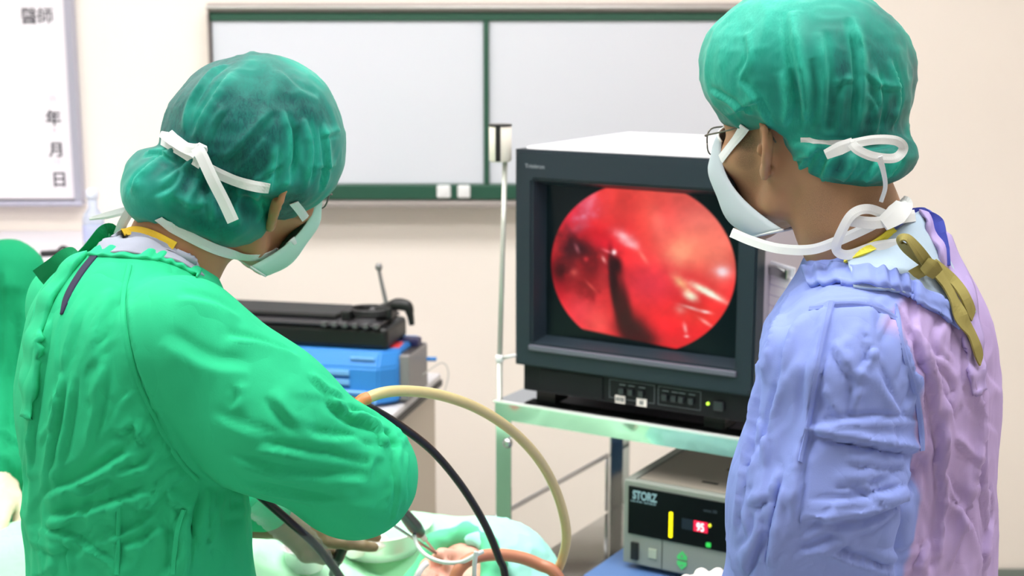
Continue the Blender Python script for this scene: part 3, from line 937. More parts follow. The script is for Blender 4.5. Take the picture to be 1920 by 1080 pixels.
def axes(heading, pitch=0.0, roll=0.0):
    """columns: forward, left, up. heading from +X towards +Y, pitch>0 looks down"""
    m = Matrix.Rotation(heading, 3, 'Z') @ Matrix.Rotation(pitch, 3, 'Y') @ Matrix.Rotation(roll, 3, 'X')
    return np.array(m)


def sd_head(q):
    x, y, z = q[:, 0], q[:, 1], q[:, 2]
    qa = np.stack([x, np.abs(y), z], 1)
    d = ell(q, (-.008, 0, .045), (.098, .076, .088))
    d = smin(d, ell(q, (.038, 0, -.012), (.058, .060, .085)), .03)
    d = smin(d, cap_(qa, (-.006, .050, -.030), (.002, .052, -.060), .018, .014), .02)
    d = smin(d, cap_(qa, (.002, .051, -.062), (.078, .012, -.100), .013, .016), .022)
    d = smin(d, ell(qa, (.060, .046, -.012), (.026, .021, .020)), .02)
    d = smin(d, cap_(qa, (.084, .012, .030), (.070, .048, .031), .010, .009), .016)
    d = smax(d, -ell(qa, (.098, .033, .009), (.020, .018, .012)), .010)
    d = smin(d, np.linalg.norm(qa - A3((.076, .032, .009)), axis=1) - .0125, .003)
    d = smin(d, cap_(q, (.088, 0, .018), (.112, 0, -.024), .008, .011), .008)
    d = smin(d, ell(qa, (.100, .013, -.030), (.012, .008, .008)), .006)
    d = smax(d, -cap_(qa, (.108, .0075, -.046), (.103, .0065, -.026), .0055, .003), .002)
    d = smin(d, ell(q, (.094, 0, -.055), (.012, .024, .006)), .006)
    d = smin(d, ell(q, (.092, 0, -.067), (.012, .020, .006)), .005)
    d = smin(d, ell(q, (.080, 0, -.098), (.018, .024, .016)), .016)
    return smin(d, sd_ear(qa), .004)


def sd_ear(qa):
    e = qa - A3((-.010, .074, .002))
    fl, tl = R(33), R(10)
    # ear frame: ex forward along the ear, eo outward, ez up
    ex = A3((math.cos(fl), math.sin(fl) * -1, 0)); eo = A3((math.sin(fl), math.cos(fl), 0))
    u_ = e @ ex; o_ = e @ eo; z_ = e[:, 2]
    uu = u_ * math.cos(tl) + z_ * math.sin(tl); zz = -u_ * math.sin(tl) + z_ * math.cos(tl)
    p = np.stack([uu, o_, zz], 1)
    d = ell(p, (-.004, .004, .003), (.017, .0045, .026))
    d = smax(d, -ell(p, (.003, .011, -.002), (.0085, .011, .014)), .003)
    rim = [(.006, .004, .006), (.009, .006, .018), (.004, .009, .029), (-.006, .011, .033), (-.016, .012, .028), (-.021, .012, .014), (-.0195, .011, .000), (-.013, .009, -.013), (-.004, .006, -.024)]
    d = smin(d, chain(p, rim, [.0035, .004, .0042, .0042, .0042, .004, .004, .004, .005], .003), .004)
    d = smin(d, ell(p, (-.001, .006, -.026), (.009, .0055, .011)), .005)
    d = smin(d, chain(p, [(-.004, .008, .022), (-.011, .009, .010), (-.010, .009, -.006), (-.003, .008, -.014)], [.003, .0032, .0032, .003], .003), .003)
    d = smin(d, ell(p, (.012, .008, -.004), (.005, .005, .008)), .004)
    return d


def sd_hand(q, curl, s=1.0, thumb_in=0.3):
    """right or left palm in its own frame: x along the fingers, y across towards the thumb, z out of the back of the hand; wrist at 0"""
    q = q / s
    d = ell(q, (.045, 0, 0), (.052, .041, .016))
    d = smin(d, cap_(q, (.0, 0, 0), (-.03, 0, 0), .027, .028), .02)
    for i, (y0, L, r_) in enumerate(((.030, .070, .0092), (.010, .078, .0095), (-.011, .072, .009), (-.030, .056, .008))):
        c = curl[i]
        p0 = np.array((.078 - .010 * abs(y0 / .03) ** 2, y0, .002)); ang = 0.0
        pts = [np.array((.04, y0 * .8, 0)), p0]
        for sl, fr_c in ((.45, .9), (.32, 1.1), (.23, .8)):
            ang += c * fr_c
            pts.append(pts[-1] + L * sl * 1.05 * np.array((math.cos(ang), y0 * .6, -math.sin(ang))))
        d = smin(d, chain(q, pts, [r_, r_ * 1.05, r_, r_ * .92, r_ * .8], .003), .006)
    t = thumb_in
    tp = [np.array((.012, .022, -.004)), np.array((.040, .048, -.014)), np.array((.066, .058 - .02 * t, -.024 - .015 * t)), np.array((.088, .056 - .035 * t, -.032 - .02 * t))]
    d = smin(d, chain(q, tp, [.015, .0125, .0105, .0085], .006), .010)
    return d * s


def loc(P, O, Rm): return (P - A3(O)) @ A3(Rm)

# ================================================================ people
M_skinA = None


def cloth_mat(name, col, col2=None, bump=0.25, rough=0.85, axis=None):
    m = mat(name, col, rough, spec=0.2)
    nt = m.node_tree; b = nt.nodes['Principled BSDF']
    tc = nt.nodes.new('ShaderNodeTexCoord')
    mp = nt.nodes.new('ShaderNodeMapping'); mp.inputs['Scale'].default_value = (1, 1, .6)
    nt.links.new(tc.outputs['Object'], mp.inputs['Vector'])
    n1 = nt.nodes.new('ShaderNodeTexNoise'); n1.inputs['Scale'].default_value = 26; n1.inputs['Detail'].default_value = 1; n1.inputs['Distortion'].default_value = 0.3
    n2 = nt.nodes.new('ShaderNodeTexNoise'); n2.inputs['Scale'].default_value = 5; n2.inputs['Detail'].default_value = 3
    for n in (n1, n2): nt.links.new(mp.outputs[0], n.inputs['Vector'])
    # creases: sharp where the noise crosses its mean
    ma = nt.nodes.new('ShaderNodeMath'); ma.operation = 'SUBTRACT'; ma.inputs[1].default_value = .5; nt.links.new(n1.outputs['Fac'], ma.inputs[0])
    mb_ = nt.nodes.new('ShaderNodeMath'); mb_.operation = 'ABSOLUTE'; nt.links.new(ma.outputs[0], mb_.inputs[0])
    mc = nt.nodes.new('ShaderNodeMath'); mc.operation = 'MULTIPLY'; nt.links.new(mb_.outputs[0], mc.inputs[0]); nt.links.new(n2.outputs['Fac'], mc.inputs[1])
    bp = nt.nodes.new('ShaderNodeBump'); bp.inputs['Strength'].default_value = min(1, bump * 1.2); bp.inputs['Distance'].default_value = 0.03
    nt.links.new(mc.outputs[0], bp.inputs['Height'])
    wv = nt.nodes.new('ShaderNodeTexNoise'); wv.inputs['Scale'].default_value = 900; nt.links.new(tc.outputs['Object'], wv.inputs['Vector'])
    bp2 = nt.nodes.new('ShaderNodeBump'); bp2.inputs['Strength'].default_value = .12; bp2.inputs['Distance'].default_value = 0.001
    nt.links.new(wv.outputs['Fac'], bp2.inputs['Height']); nt.links.new(bp.outputs['Normal'], bp2.inputs['Normal'])
    nt.links.new(bp2.outputs['Normal'], b.inputs['Normal'])
    mx = nt.nodes.new('ShaderNodeMix'); mx.data_type = 'RGBA'
    mx.inputs[6].default_value = tuple(c * .9 for c in col[:3]) + (1,); mx.inputs[7].default_value = tuple(min(1, c * 1.1) for c in col[:3]) + (1,)
    nt.links.new(n2.outputs['Fac'], mx.inputs[0]); nt.links.new(mx.outputs[2], b.inputs['Base Color'])
    return m


def skin_mat(name, col, stubble=None):
    """stubble: list of (object-space centre, radius) where short dark hair grows"""
    m = mat(name, col, 0.5, spec=0.35, sss=0.15)
    nt = m.node_tree; b = nt.nodes['Principled BSDF']
    tc = nt.nodes.new('ShaderNodeTexCoord')
    n = nt.nodes.new('ShaderNodeTexNoise'); n.inputs['Scale'].default_value = 30; n.inputs['Detail'].default_value = 5
    nt.links.new(tc.outputs['Object'], n.inputs['Vector'])
    mx = nt.nodes.new('ShaderNodeMix'); mx.data_type = 'RGBA'
    mx.inputs[6].default_value = tuple(c * .88 for c in col[:3]) + (1,); mx.inputs[7].default_value = tuple(min(1, c * 1.12) for c in col[:3]) + (1,)
    nt.links.new(n.outputs['Fac'], mx.inputs[0])
    out = mx.outputs[2]
    if stubble:
        n3 = nt.nodes.new('ShaderNodeTexNoise'); n3.inputs['Scale'].default_value = 1500; n3.inputs['Detail'].default_value = 2
        nt.links.new(tc.outputs['Object'], n3.inputs['Vector'])
        tot = None
        for (c, r_, amt) in stubble:
            vm = nt.nodes.new('ShaderNodeVectorMath'); vm.operation = 'DISTANCE'
            nt.links.new(tc.outputs['Object'], vm.inputs[0]); vm.inputs[1].default_value = tuple(c)
            mr = nt.nodes.new('ShaderNodeMapRange'); mr.interpolation_type = 'SMOOTHSTEP'
            mr.inputs['From Min'].default_value = r_; mr.inputs['From Max'].default_value = r_ * .3
            mr.inputs['To Max'].default_value = amt
            nt.links.new(vm.outputs['Value'], mr.inputs['Value'])
            if tot is None:
                tot = mr.outputs[0]
            else:
                mm = nt.nodes.new('ShaderNodeMath'); mm.operation = 'MAXIMUM'
                nt.links.new(tot, mm.inputs[0]); nt.links.new(mr.outputs[0], mm.inputs[1]); tot = mm.outputs[0]
        dots = nt.nodes.new('ShaderNodeMapRange'); dots.inputs['From Min'].default_value = .40; dots.inputs['From Max'].default_value = .64; dots.inputs['To Min'].default_value = .5; dots.inputs['To Max'].default_value = 1.0
        nt.links.new(n3.outputs['Fac'], dots.inputs['Value'])
        mu = nt.nodes.new('ShaderNodeMath'); mu.operation = 'MULTIPLY'
        nt.links.new(tot, mu.inputs[0]); nt.links.new(dots.outputs[0], mu.inputs[1])
        mx2 = nt.nodes.new('ShaderNodeMix'); mx2.data_type = 'RGBA'
        nt.links.new(mu.outputs[0], mx2.inputs[0]); nt.links.new(out, mx2.inputs[6]); mx2.inputs[7].default_value = srgb(40, 32, 26)
        out = mx2.outputs[2]
    nt.links.new(out, b.inputs['Base Color'])
    return m


def cap_mat():
    """thin non-woven: part of the light passes, so the hair shows through where it is stretched"""
    m = bpy.data.materials.new('nonwoven_teal'); m.use_nodes = True
    nt = m.node_tree; b = nt.nodes['Principled BSDF']
    tc = nt.nodes.new('ShaderNodeTexCoord')
    mp = nt.nodes.new('ShaderNodeMapping'); mp.inputs['Scale'].default_value = (1, 1, .35); mp.inputs['Rotation'].default_value = (0.3, 0.5, 0)
    nt.links.new(tc.outputs['Object'], mp.inputs['Vector'])
    fib = nt.nodes.new('ShaderNodeTexNoise'); fib.inputs['Scale'].default_value = 260; fib.inputs['Detail'].default_value = 4; fib.inputs['Distortion'].default_value = 1.2
    nt.links.new(mp.outputs[0], fib.inputs['Vector'])
    big = nt.nodes.new('ShaderNodeTexNoise'); big.inputs['Scale'].default_value = 16; big.inputs['Detail'].default_value = 4
    nt.links.new(tc.outputs['Object'], big.inputs['Vector'])
    b.inputs['Base Color'].default_value = srgb(52, 196, 170)
    mx = nt.nodes.new('ShaderNodeMix'); mx.data_type = 'RGBA'
    mx.inputs[6].default_value = srgb(6, 172, 150); mx.inputs[7].default_value = srgb(64, 214, 190)
    nt.links.new(fib.outputs['Fac'], mx.inputs[0]); nt.links.new(mx.outputs[2], b.inputs['Base Color'])
    b.inputs['Roughness'].default_value = 0.55
    b.inputs['Specular IOR Level'].default_value = 0.3
    b.inputs['Sheen Weight'].default_value = 0.2
    at_ = nt.nodes.new('ShaderNodeAttribute'); at_.attribute_name = 'thin'
    mt = nt.nodes.new('ShaderNodeMath'); mt.operation = 'MULTIPLY_ADD'
    nt.links.new(fib.outputs['Fac'], mt.inputs[0]); mt.inputs[1].default_value = 0.7; mt.inputs[2].default_value = 0.62
    mt2 = nt.nodes.new('ShaderNodeMath'); mt2.operation = 'MULTIPLY'; mt2.use_clamp = True
    nt.links.new(at_.outputs['Fac'], mt2.inputs[0]); nt.links.new(mt.outputs[0], mt2.inputs[1])
    mh = nt.nodes.new('ShaderNodeMix'); mh.data_type = 'RGBA'
    nt.links.new(mt2.outputs[0], mh.inputs[0]); nt.links.new(mx.outputs[2], mh.inputs[6]); mh.inputs[7].default_value = srgb(0, 92, 92)
    nt.links.new(mh.outputs[2], b.inputs['Base Color'])
    tl = nt.nodes.new('ShaderNodeBsdfTranslucent'); nt.links.new(mh.outputs[2], tl.inputs['Color'])
    ms_ = nt.nodes.new('ShaderNodeMixShader'); ms_.inputs[0].default_value = .3
    nt.links.new(b.outputs[0], ms_.inputs[1]); nt.links.new(tl.outputs[0], ms_.inputs[2])
    nt.links.new(ms_.outputs[0], nt.nodes['Material Output'].inputs['Surface'])
    bp = nt.nodes.new('ShaderNodeBump'); bp.inputs['Strength'].default_value = .25; bp.inputs['Distance'].default_value = .004
    nt.links.new(big.outputs['Fac'], bp.inputs['Height']); nt.links.new(bp.outputs['Normal'], b.inputs['Normal'])
    return m


M_cap = cap_mat()
M_hair = mat('black_hair', srgb(16, 14, 14), 0.45, spec=0.3, var=.4, vscale=200)
M_gownG = cloth_mat('green_gown_cotton', srgb(46, 194, 138))
M_gownB = cloth_mat('blue_gown_cotton', srgb(138, 156, 224))
M_scrub = cloth_mat('grey_scrub_cotton', srgb(158, 162, 178), bump=.12)
M_scrubB = cloth_mat('pale_blue_scrub_cotton', srgb(176, 196, 214), bump=.12)
M_yel_b = mat('yellow_binding', srgb(238, 196, 46), .7)
M_yel_b2 = mat('lemon_binding', srgb(236, 226, 70), .7)
M_tie = mat('white_tie', srgb(232, 236, 238), .75, sheen=.2)
M_mask = mat('mask_mint', srgb(176, 222, 206), .75)
M_maskin = mat('mask_pale', srgb(196, 208, 218), .75)
M_latex = mat('latex_glove', srgb(222, 206, 180), .45, sss=.1, bump=.1, bscale=40)
M_latexShade = mat('shaded_brown_glove', srgb(128, 112, 80), .5, sss=.05, bump=.1, bscale=40)  # shade under the arm is put into this darker glove colour
M_latexW = mat('white_glove', srgb(238, 232, 226), .5, bump=.15, bscale=40)
M_glass_fr = mat('glasses_metal', srgb(110, 104, 98), .3, .8)
M_lens = mat('glasses_lens', srgb(245, 250, 250), .03, alpha=.12, spec=.6)
M_greentie = cloth_mat('green_tie_cotton', srgb(24, 140, 92))
M_olive = cloth_mat('olive_tie_cotton', srgb(150, 140, 82))


def set_float_attr(o, name, val):
    a = o.data.attributes.new(name, 'FLOAT', 'POINT')
    a.data.foreach_set('value', np.asarray(val, f32))


def ribbon(name, pts, width, m, parent, origin, normals=None, thick=0.0008, twist=None, n=8, taper=False):
    """flat tape along pts; normals face outward"""
    P = np.asarray(pts, float)
    if normals is None:
        P = spline(P, n)
        T = np.gradient(P, axis=0); T /= np.linalg.norm(T, axis=1)[:, None] + 1e-9
        view = P - np.array(CAMP); view /= np.linalg.norm(view, axis=1)[:, None]
        Nn = -(view - (view * T).sum(1)[:, None] * T)
        if twist is not None:
            tw = np.interp(np.linspace(0, 1, len(P)), np.linspace(0, 1, len(twist)), twist)
            Nn /= np.linalg.norm(Nn, axis=1)[:, None]
            Bn = np.cross(T, Nn)
            Nn = np.cos(tw)[:, None] * Nn + np.sin(tw)[:, None] * Bn
    else:
        Nn = np.asarray(normals, float)
        T = np.gradient(P, axis=0); T /= np.linalg.norm(T, axis=1)[:, None] + 1e-9
        Nn = Nn - (Nn * T).sum(1)[:, None] * T
    Nn /= np.linalg.norm(Nn, axis=1)[:, None] + 1e-9
    B = np.cross(T, Nn)
    w = np.broadcast_to(np.asarray(width, float), (len(P),)) if np.ndim(width) == 0 else np.interp(np.linspace(0, 1, len(P)), np.linspace(0, 1, len(width)), width)
    w = w[:, None] / 2
    th = thick / 2
    w = w * 1.18
    rows = [P - B * w + Nn * th, P - B * w * .33 + Nn * (th + .0005), P + B * w * .33 + Nn * (th + .0002), P + B * w + Nn * th, P + B * w - Nn * th, P - B * w - Nn * th]
    k = len(rows)
    V = np.stack(rows, 1).reshape(-1, 3)
    F = []
    for i in range(len(P) - 1):
        for j in range(k):
            F.append((i * k + j, i * k + (j + 1) % k, (i + 1) * k + (j + 1) % k, (i + 1) * k + j))
    F += [tuple(range(k - 1, -1, -1)), tuple((len(P) - 1) * k + j for j in range(k))]
    return mesh_np(name, V, F, m, parent, False, origin)


def drape_tape(name, tree, pix, width, m, parent, origin, lift=0.002, thick=0.0008):
    """tape laid over a surface along the given photo points"""
    pts = resample(pix, 7)
    L, Nn = [], []
    for p in pts:
        h, n = cast(tree, p[0], p[1])
        if h is not None:
            if n @ (np.array(CAMP) - h) < 0: n = -n
            L.append(h); Nn.append(n)
    L, Nn = np.array(L), np.array(Nn)
    for _ in range(6):
        L[1:-1] = .5 * L[1:-1] + .25 * (L[:-2] + L[2:]); Nn[1:-1] = .5 * Nn[1:-1] + .25 * (Nn[:-2] + Nn[2:])
    return ribbon(name, L + Nn * lift, width, m, parent, origin, Nn, thick)


def at_pts(lst, Y=None): return [tuple(at(p[0], p[1], p[2] if len(p) > 2 else Y)) for p in lst]


def merge(*vq):
    Vs_, Qs_, o = [], [], 0
    for V, Q in vq:
        Vs_.append(V); Qs_.append(np.asarray(Q) + o); o += len(V)
    return np.concatenate(Vs_), np.concatenate(Qs_)


def small_folds(areas, seed):
    """many little creases: (x0, y0, x1, y1, direction in degrees, spread, count, length, width, height)"""
    r_ = np.random.default_rng(seed)
    out = []
    for (x0, y0, x1, y1, ang, spr, n, ln, w, a) in areas:
        for _ in range(n):
            c = np.array((r_.uniform(x0, x1), r_.uniform(y0, y1)))
            t = R(ang + r_.normal() * spr); L = ln * r_.uniform(.5, 1.5)
            d_ = np.array((math.cos(t), math.sin(t))); nrm = np.array((-d_[1], d_[0])) * r_.normal() * L * .12
            out.append(([tuple(c - d_ * L / 2), tuple(c + nrm), tuple(c + d_ * L / 2)], w * r_.uniform(.7, 1.4), a * r_.uniform(.5, 1.5), r_.choice((-1, 1))))
    return out


def person(label, base):
    return empty('person', tuple(base), 0, label, 'person')


def hairF(O, Rm, grow=.005, nape=-.010, capf=None, low=-.045):
    def f(P):
        q = loc(P, O, Rm)
        d = ell(q, (-.010, 0, .047), (.098 + grow, .077 + grow, .090 + grow))
        d = smin(d, ell(q, (-.052, 0, nape), (.050, .056, .060)), .03)
        if capf is not None:
            c_ = capf(P)
            d = smax(smin(d, c_ + .015, .01), c_ + .006, .003)
        d = smax(d, -(q[:, 2] - .024 - .45 * np.minimum(q[:, 0] + .015, 0)) if low is None else -(q[:, 2] - low), .008)
        return smax(d, q[:, 0] * .8 - .5 * q[:, 2] - .05, .01)     # hair line over the forehead
    return f


def build_cap(name, f, headf, lo, hi, folds, parent, origin, h=.0030, base=1.2):
    V, Q = mesh_sdf(f, lo, hi, h)
    V = relax(V, Q, 2)
    Nn = vnormals(V, Q)
    V = V + Nn * (.0030 * (ridged(V * np.array((1, 1, .6)), 24, 5) - .4) + .0012 * (ridged(V, 60, 8) - .4))[:, None]
    V = apply_folds(V, Q, folds, 6)
    o = big_mesh(name, V, Q, M_cap, parent, origin)
    gap = headf(V.astype(f32))                                   # air between cloth and hair
    N2 = vnormals(relax(V, Q, 10), Q); rough_ = np.linalg.norm(vnormals(V, Q) - N2, axis=1)
    thin = np.clip(base - np.maximum(gap, 0) / .036, 0, 1.0) - rough_ * 1.8 + 1.05 * (noise3(V, 20, 3) - .52)
    thin = np.clip(relax(np.stack([thin] * 3, 1), Q, 3, .6)[:, 0], 0, .92)
    set_float_attr(o, 'thin', thin)
    return o, V, Q


def mask_geo(O, Rm, back=-.012, low=-.090):
    nu, nv = 41, 33
    prof = spline([(.096, .024), (.115, -.004), (.125, -.026), (.117, -.054), (.106, -.080), (.088, -.100), (.058, -.108)], 12)
    V = []
    for j in range(nv):
        v_ = j / (nv - 1)
        c = prof[int(v_ * (len(prof) - 1))]
        sx, sz = .076 + (back - .076) * v_ ** 2.4, .006 + (low - .006) * v_
        for i in range(nu):
            u_ = -1 + 2 * i / (nu - 1)
            w_ = max(math.cos(u_ * math.pi / 2), 0) ** 0.8
            pl = .0016 * math.sin(v_ * 6 * math.pi) * (1 - abs(u_)) ** .3
            V.append((sx + (c[0] - sx) * w_ + pl, (.060 + .013 * v_) * math.sin(u_ * math.pi / 2), sz + (c[1] - sz) * w_))
    V = np.array(V) @ np.asarray(Rm).T + O
    ii_ = np.arange(nu * nv).reshape(nv, nu)
    Q = np.stack([ii_[:-1, :-1], ii_[:-1, 1:], ii_[1:, 1:], ii_[1:, :-1]], -1).reshape(-1, 4)
    return V, Q


def make_mask(O, Rm, parent, origin, m, **kw):
    V, Q = mask_geo(O, Rm, **kw)
    o = big_mesh('face_mask', V, Q, m, parent, origin)
    md = o.modifiers.new('thickness', 'SOLIDIFY'); md.thickness = .0016; md.offset = 0
    e = lambda k: spline([V[i] for i in k], 1)
    ii_ = np.arange(41 * 33).reshape(33, 41)
    for row in (ii_[0], ii_[-1]):
        V2, F2 = tube_geo(V[row], .0016, 6)
        mesh_np('mask_edge', V2 - origin, F2, M_tie, o, True)
    return V, Q


def make_glasses(O, Rm, parent, origin):
    T_ = lambda p: np.asarray(Rm) @ np.array(p) + O
    for s in (-1, 1):
        th = np.linspace(0, 2 * math.pi, 33)
        rim = [T_((.108 - .006 * abs(math.cos(t)) * (1 if s * math.cos(t) > 0 else 0), s * .033 + .024 * math.copysign(abs(math.cos(t)) ** .7, math.cos(t)), .004 + .0165 * math.copysign(abs(math.sin(t)) ** .7, math.sin(t)))) for t in th]
        V2, F2 = tube_geo(np.array(rim), .0011, 8)
        r_ = mesh_np('glasses_rim', V2, F2, M_glass_fr, parent, True, origin)
        ring = np.array(rim[:-1]); c = ring.mean(0)
        mesh_np('lens', np.vstack([ring, [c]]) - origin, [(k, (k + 1) % 32, 32) for k in range(32)], M_lens, r_, True)
        tp = [T_(p) for p in ((.102, s * .058, .012), (.096, s * .064, .014), (.06, s * .072, .020), (.010, s * .078, .030), (-.008, s * .080, .028), (-.022, s * .078, .010))]
        tube('glasses_temple', tp, .0011, M_glass_fr, parent, 8, 6, origin)
    tube('glasses_bridge', [T_((.109, -.010, .008)), T_((.114, 0, .011)), T_((.109, .010, .008))], .0011, M_glass_fr, parent, 8, 6, origin)


def make_glove(name, O, Rm, curl, m, parent, origin, s=1.0, thumb=.3, mirror=False, cuff=True):
    def f(P):
        q = loc(P, O, Rm)
        if mirror: q = q * A3((1, -1, 1))
        d = sd_hand(q, curl, s, thumb)
        if cuff:
            d = smin(d, cap_(q, (-.02, 0, 0), (-.075, 0, 0), .030 * s, .036 * s), .012)
            ring_ = np.abs(q[:, 0] + .075) - .004
        return d
    V, Q = mesh_sdf(f, np.array(O) - .18, np.array(O) + .18, .0028)
    Nn = vnormals(V, Q)
    V = relax(V + Nn * (.0009 * (ridged(V, 70, 21) - .4))[:, None], Q, 1)
    return big_mesh(name, V, Q, m, parent, origin)


def patch(name, tree, top, bot, m, parent, origin, n=60, k=14, lift=.003, thick=.0015, wob=None):
    """piece of cloth laid on a surface between two traced edges; wob(u,v) gives its own relief"""
    a, b = resample(top, 1), resample(bot, 1)
    a = np.stack([np.interp(np.linspace(0, 1, n), np.linspace(0, 1, len(a)), a[:, i]) for i in (0, 1)], 1)
    b = np.stack([np.interp(np.linspace(0, 1, n), np.linspace(0, 1, len(b)), b[:, i]) for i in (0, 1)], 1)
    G = np.full((k, n, 3), np.nan); Nn = np.zeros((k, n, 3))
    for j in range(k):
        for i in range(n):
            p = a[i] + (b[i] - a[i]) * j / (k - 1)
            h_, n_ = cast(tree, p[0], p[1])
            if h_ is not None:
                G[j, i] = h_; Nn[j, i] = n_
    bad = np.isnan(G[..., 0])
    if bad.any():
        good = np.argwhere(~bad)
        for j, i in np.argwhere(bad):
            g = good[((good - (j, i)) ** 2).sum(1).argmin()]
            G[j, i] = G[g[0], g[1]]; Nn[j, i] = Nn[g[0], g[1]]
    for _ in range(4):
        for X in (G, Nn):
            X[1:-1, 1:-1] = .4 * X[1:-1, 1:-1] + .15 * (X[:-2, 1:-1] + X[2:, 1:-1] + X[1:-1, :-2] + X[1:-1, 2:])
    Nn /= np.linalg.norm(Nn, axis=2)[..., None] + 1e-9
    uu, vv = np.meshgrid(np.linspace(0, 1, n), np.linspace(0, 1, k))
    L = lift + (wob(uu, vv) if wob else 0) * np.ones_like(uu)
    V = (G + Nn * L[..., None]).reshape(-1, 3)
    ii_ = np.arange(n * k).reshape(k, n)
    Q = np.stack([ii_[:-1, :-1], ii_[1:, :-1], ii_[1:, 1:], ii_[:-1, 1:]], -1).reshape(-1, 4)
    o = big_mesh(name, V, Q, m, parent, origin)
    md = o.modifiers.new('thickness', 'SOLIDIFY'); md.thickness = thick + lift * .8; md.offset = -1
    return o, V, Q

# ---------------------------------------------------------------- green surgeon (leaning over the patient)
A_O = np.array((-.330, 1.702, 1.518)); A_R = axes(R(55), R(8), R(18.6)); A_C = np.array(at(455, 400, 1.70))
A_base = np.array((-.44, 1.56, 0.0))
fA = np.array((.82, .57, 0)); lA = np.array((-.57, .82, 0)); RA = np.stack([fA, lA, (0, 0, 1)], 1)


def torsoA(P):
    d = ell(P, (-.436, 1.585, 1.06), (.126, .152, .40), RA)
    d = smin(d, ell(P, (-.440, 1.605, 1.285), (.118, .154, .135), RA), .06)
    d = smin(d, cap_(P, (-.415, 1.53, 1.345), (-.53, 1.74, 1.352), .066, .066), .05)
    d = smin(d, cap_(P, (-.465, 1.635, 1.355), (-.405, 1.645, 1.382), .078, .064), .04)
    return smin(d, ell(P, (-.44, 1.57, .62), (.16, .20, .35), RA), .10)


def sleeveA(P):
    return chain(P, [(-.360, 1.510, 1.360), (-.272, 1.505, 1.280), (-.176, 1.53, 1.206), (-.175, 1.76, 1.125)], [.076, .078, .064, .046], .03)


def gownA(P):
    s2 = chain(P, [(-.53, 1.75, 1.35), (-.50, 1.86, 1.11), (-.350, 1.93, 1.035)], [.070, .068, .042], .03)
    return smin(smin(torsoA(P), sleeveA(P), .010), s2, .03)


neckA = [A_O + A_R @ np.array((-.030, 0, -.02)), A_O + A_R @ np.array((-.060, 0, -.085)), np.array((-.425, 1.655, 1.37))]


def bodyA(P):
    q = loc(P, A_O, A_R)
    d = np.full(len(P), 9, f32)
    near = np.linalg.norm(q, axis=1) < .25
    if near.any():
        d[near] = sd_head(q[near])
    d = smin(d, chain(P, neckA, [.056, .054, .060], .02), .022)
    d = smin(d, gownA(P) + .026, .02)
    d = smin(d, chain(P, [(-.40, 1.50, .60), (-.40, 1.50, .09), ], [.07, .045]), .02)
    d = smin(d, chain(P, [(-.49, 1.64, .60), (-.49, 1.64, .09), ], [.07, .045]), .02)
    d = smin(d, cap_(P, (-.40, 1.50, .05), (-.27, 1.58, .04), .045, .04), .02)
    return smin(d, cap_(P, (-.49, 1.64, .05), (-.36, 1.72, .04), .045, .04), .02)


def capA_f(P):
    q = P - A3(A_C)
    d = ell(q, (.024, .01, .088), (.100, .098, .098), axes(0, R(24)))
    ql = loc(P, A_O, A_R)
    base = ell(ql, (.000, 0, .045), (.108, .090, .100))
    base = smax(base, -(ql[:, 2] - .022 + .25 * np.minimum(ql[:, 0] + .02, 0) * -1), .010)
    d = smin(d, base, .03)
    b = ell(q, (-.046, -.030, .024), (.090, .078, .050), axes(0, R(24)))
    b = smin(b, ell(q, (-.084, -.052, .036), (.047, .055, .036), axes(0, R(-25))), .02)
    # the hem turned up over the ear
    T_ = lambda p: A_O + A_R @ np.array(p)
    ear = chain(P, [T_((-.050, -.080, .022)), T_((-.020, -.090, .036)), T_((.008, -.090, .034)), T_((.026, -.080, .012))], [.012, .010, .009, .006], .008)
    return smin(smin(d, b, .009), ear, .010)


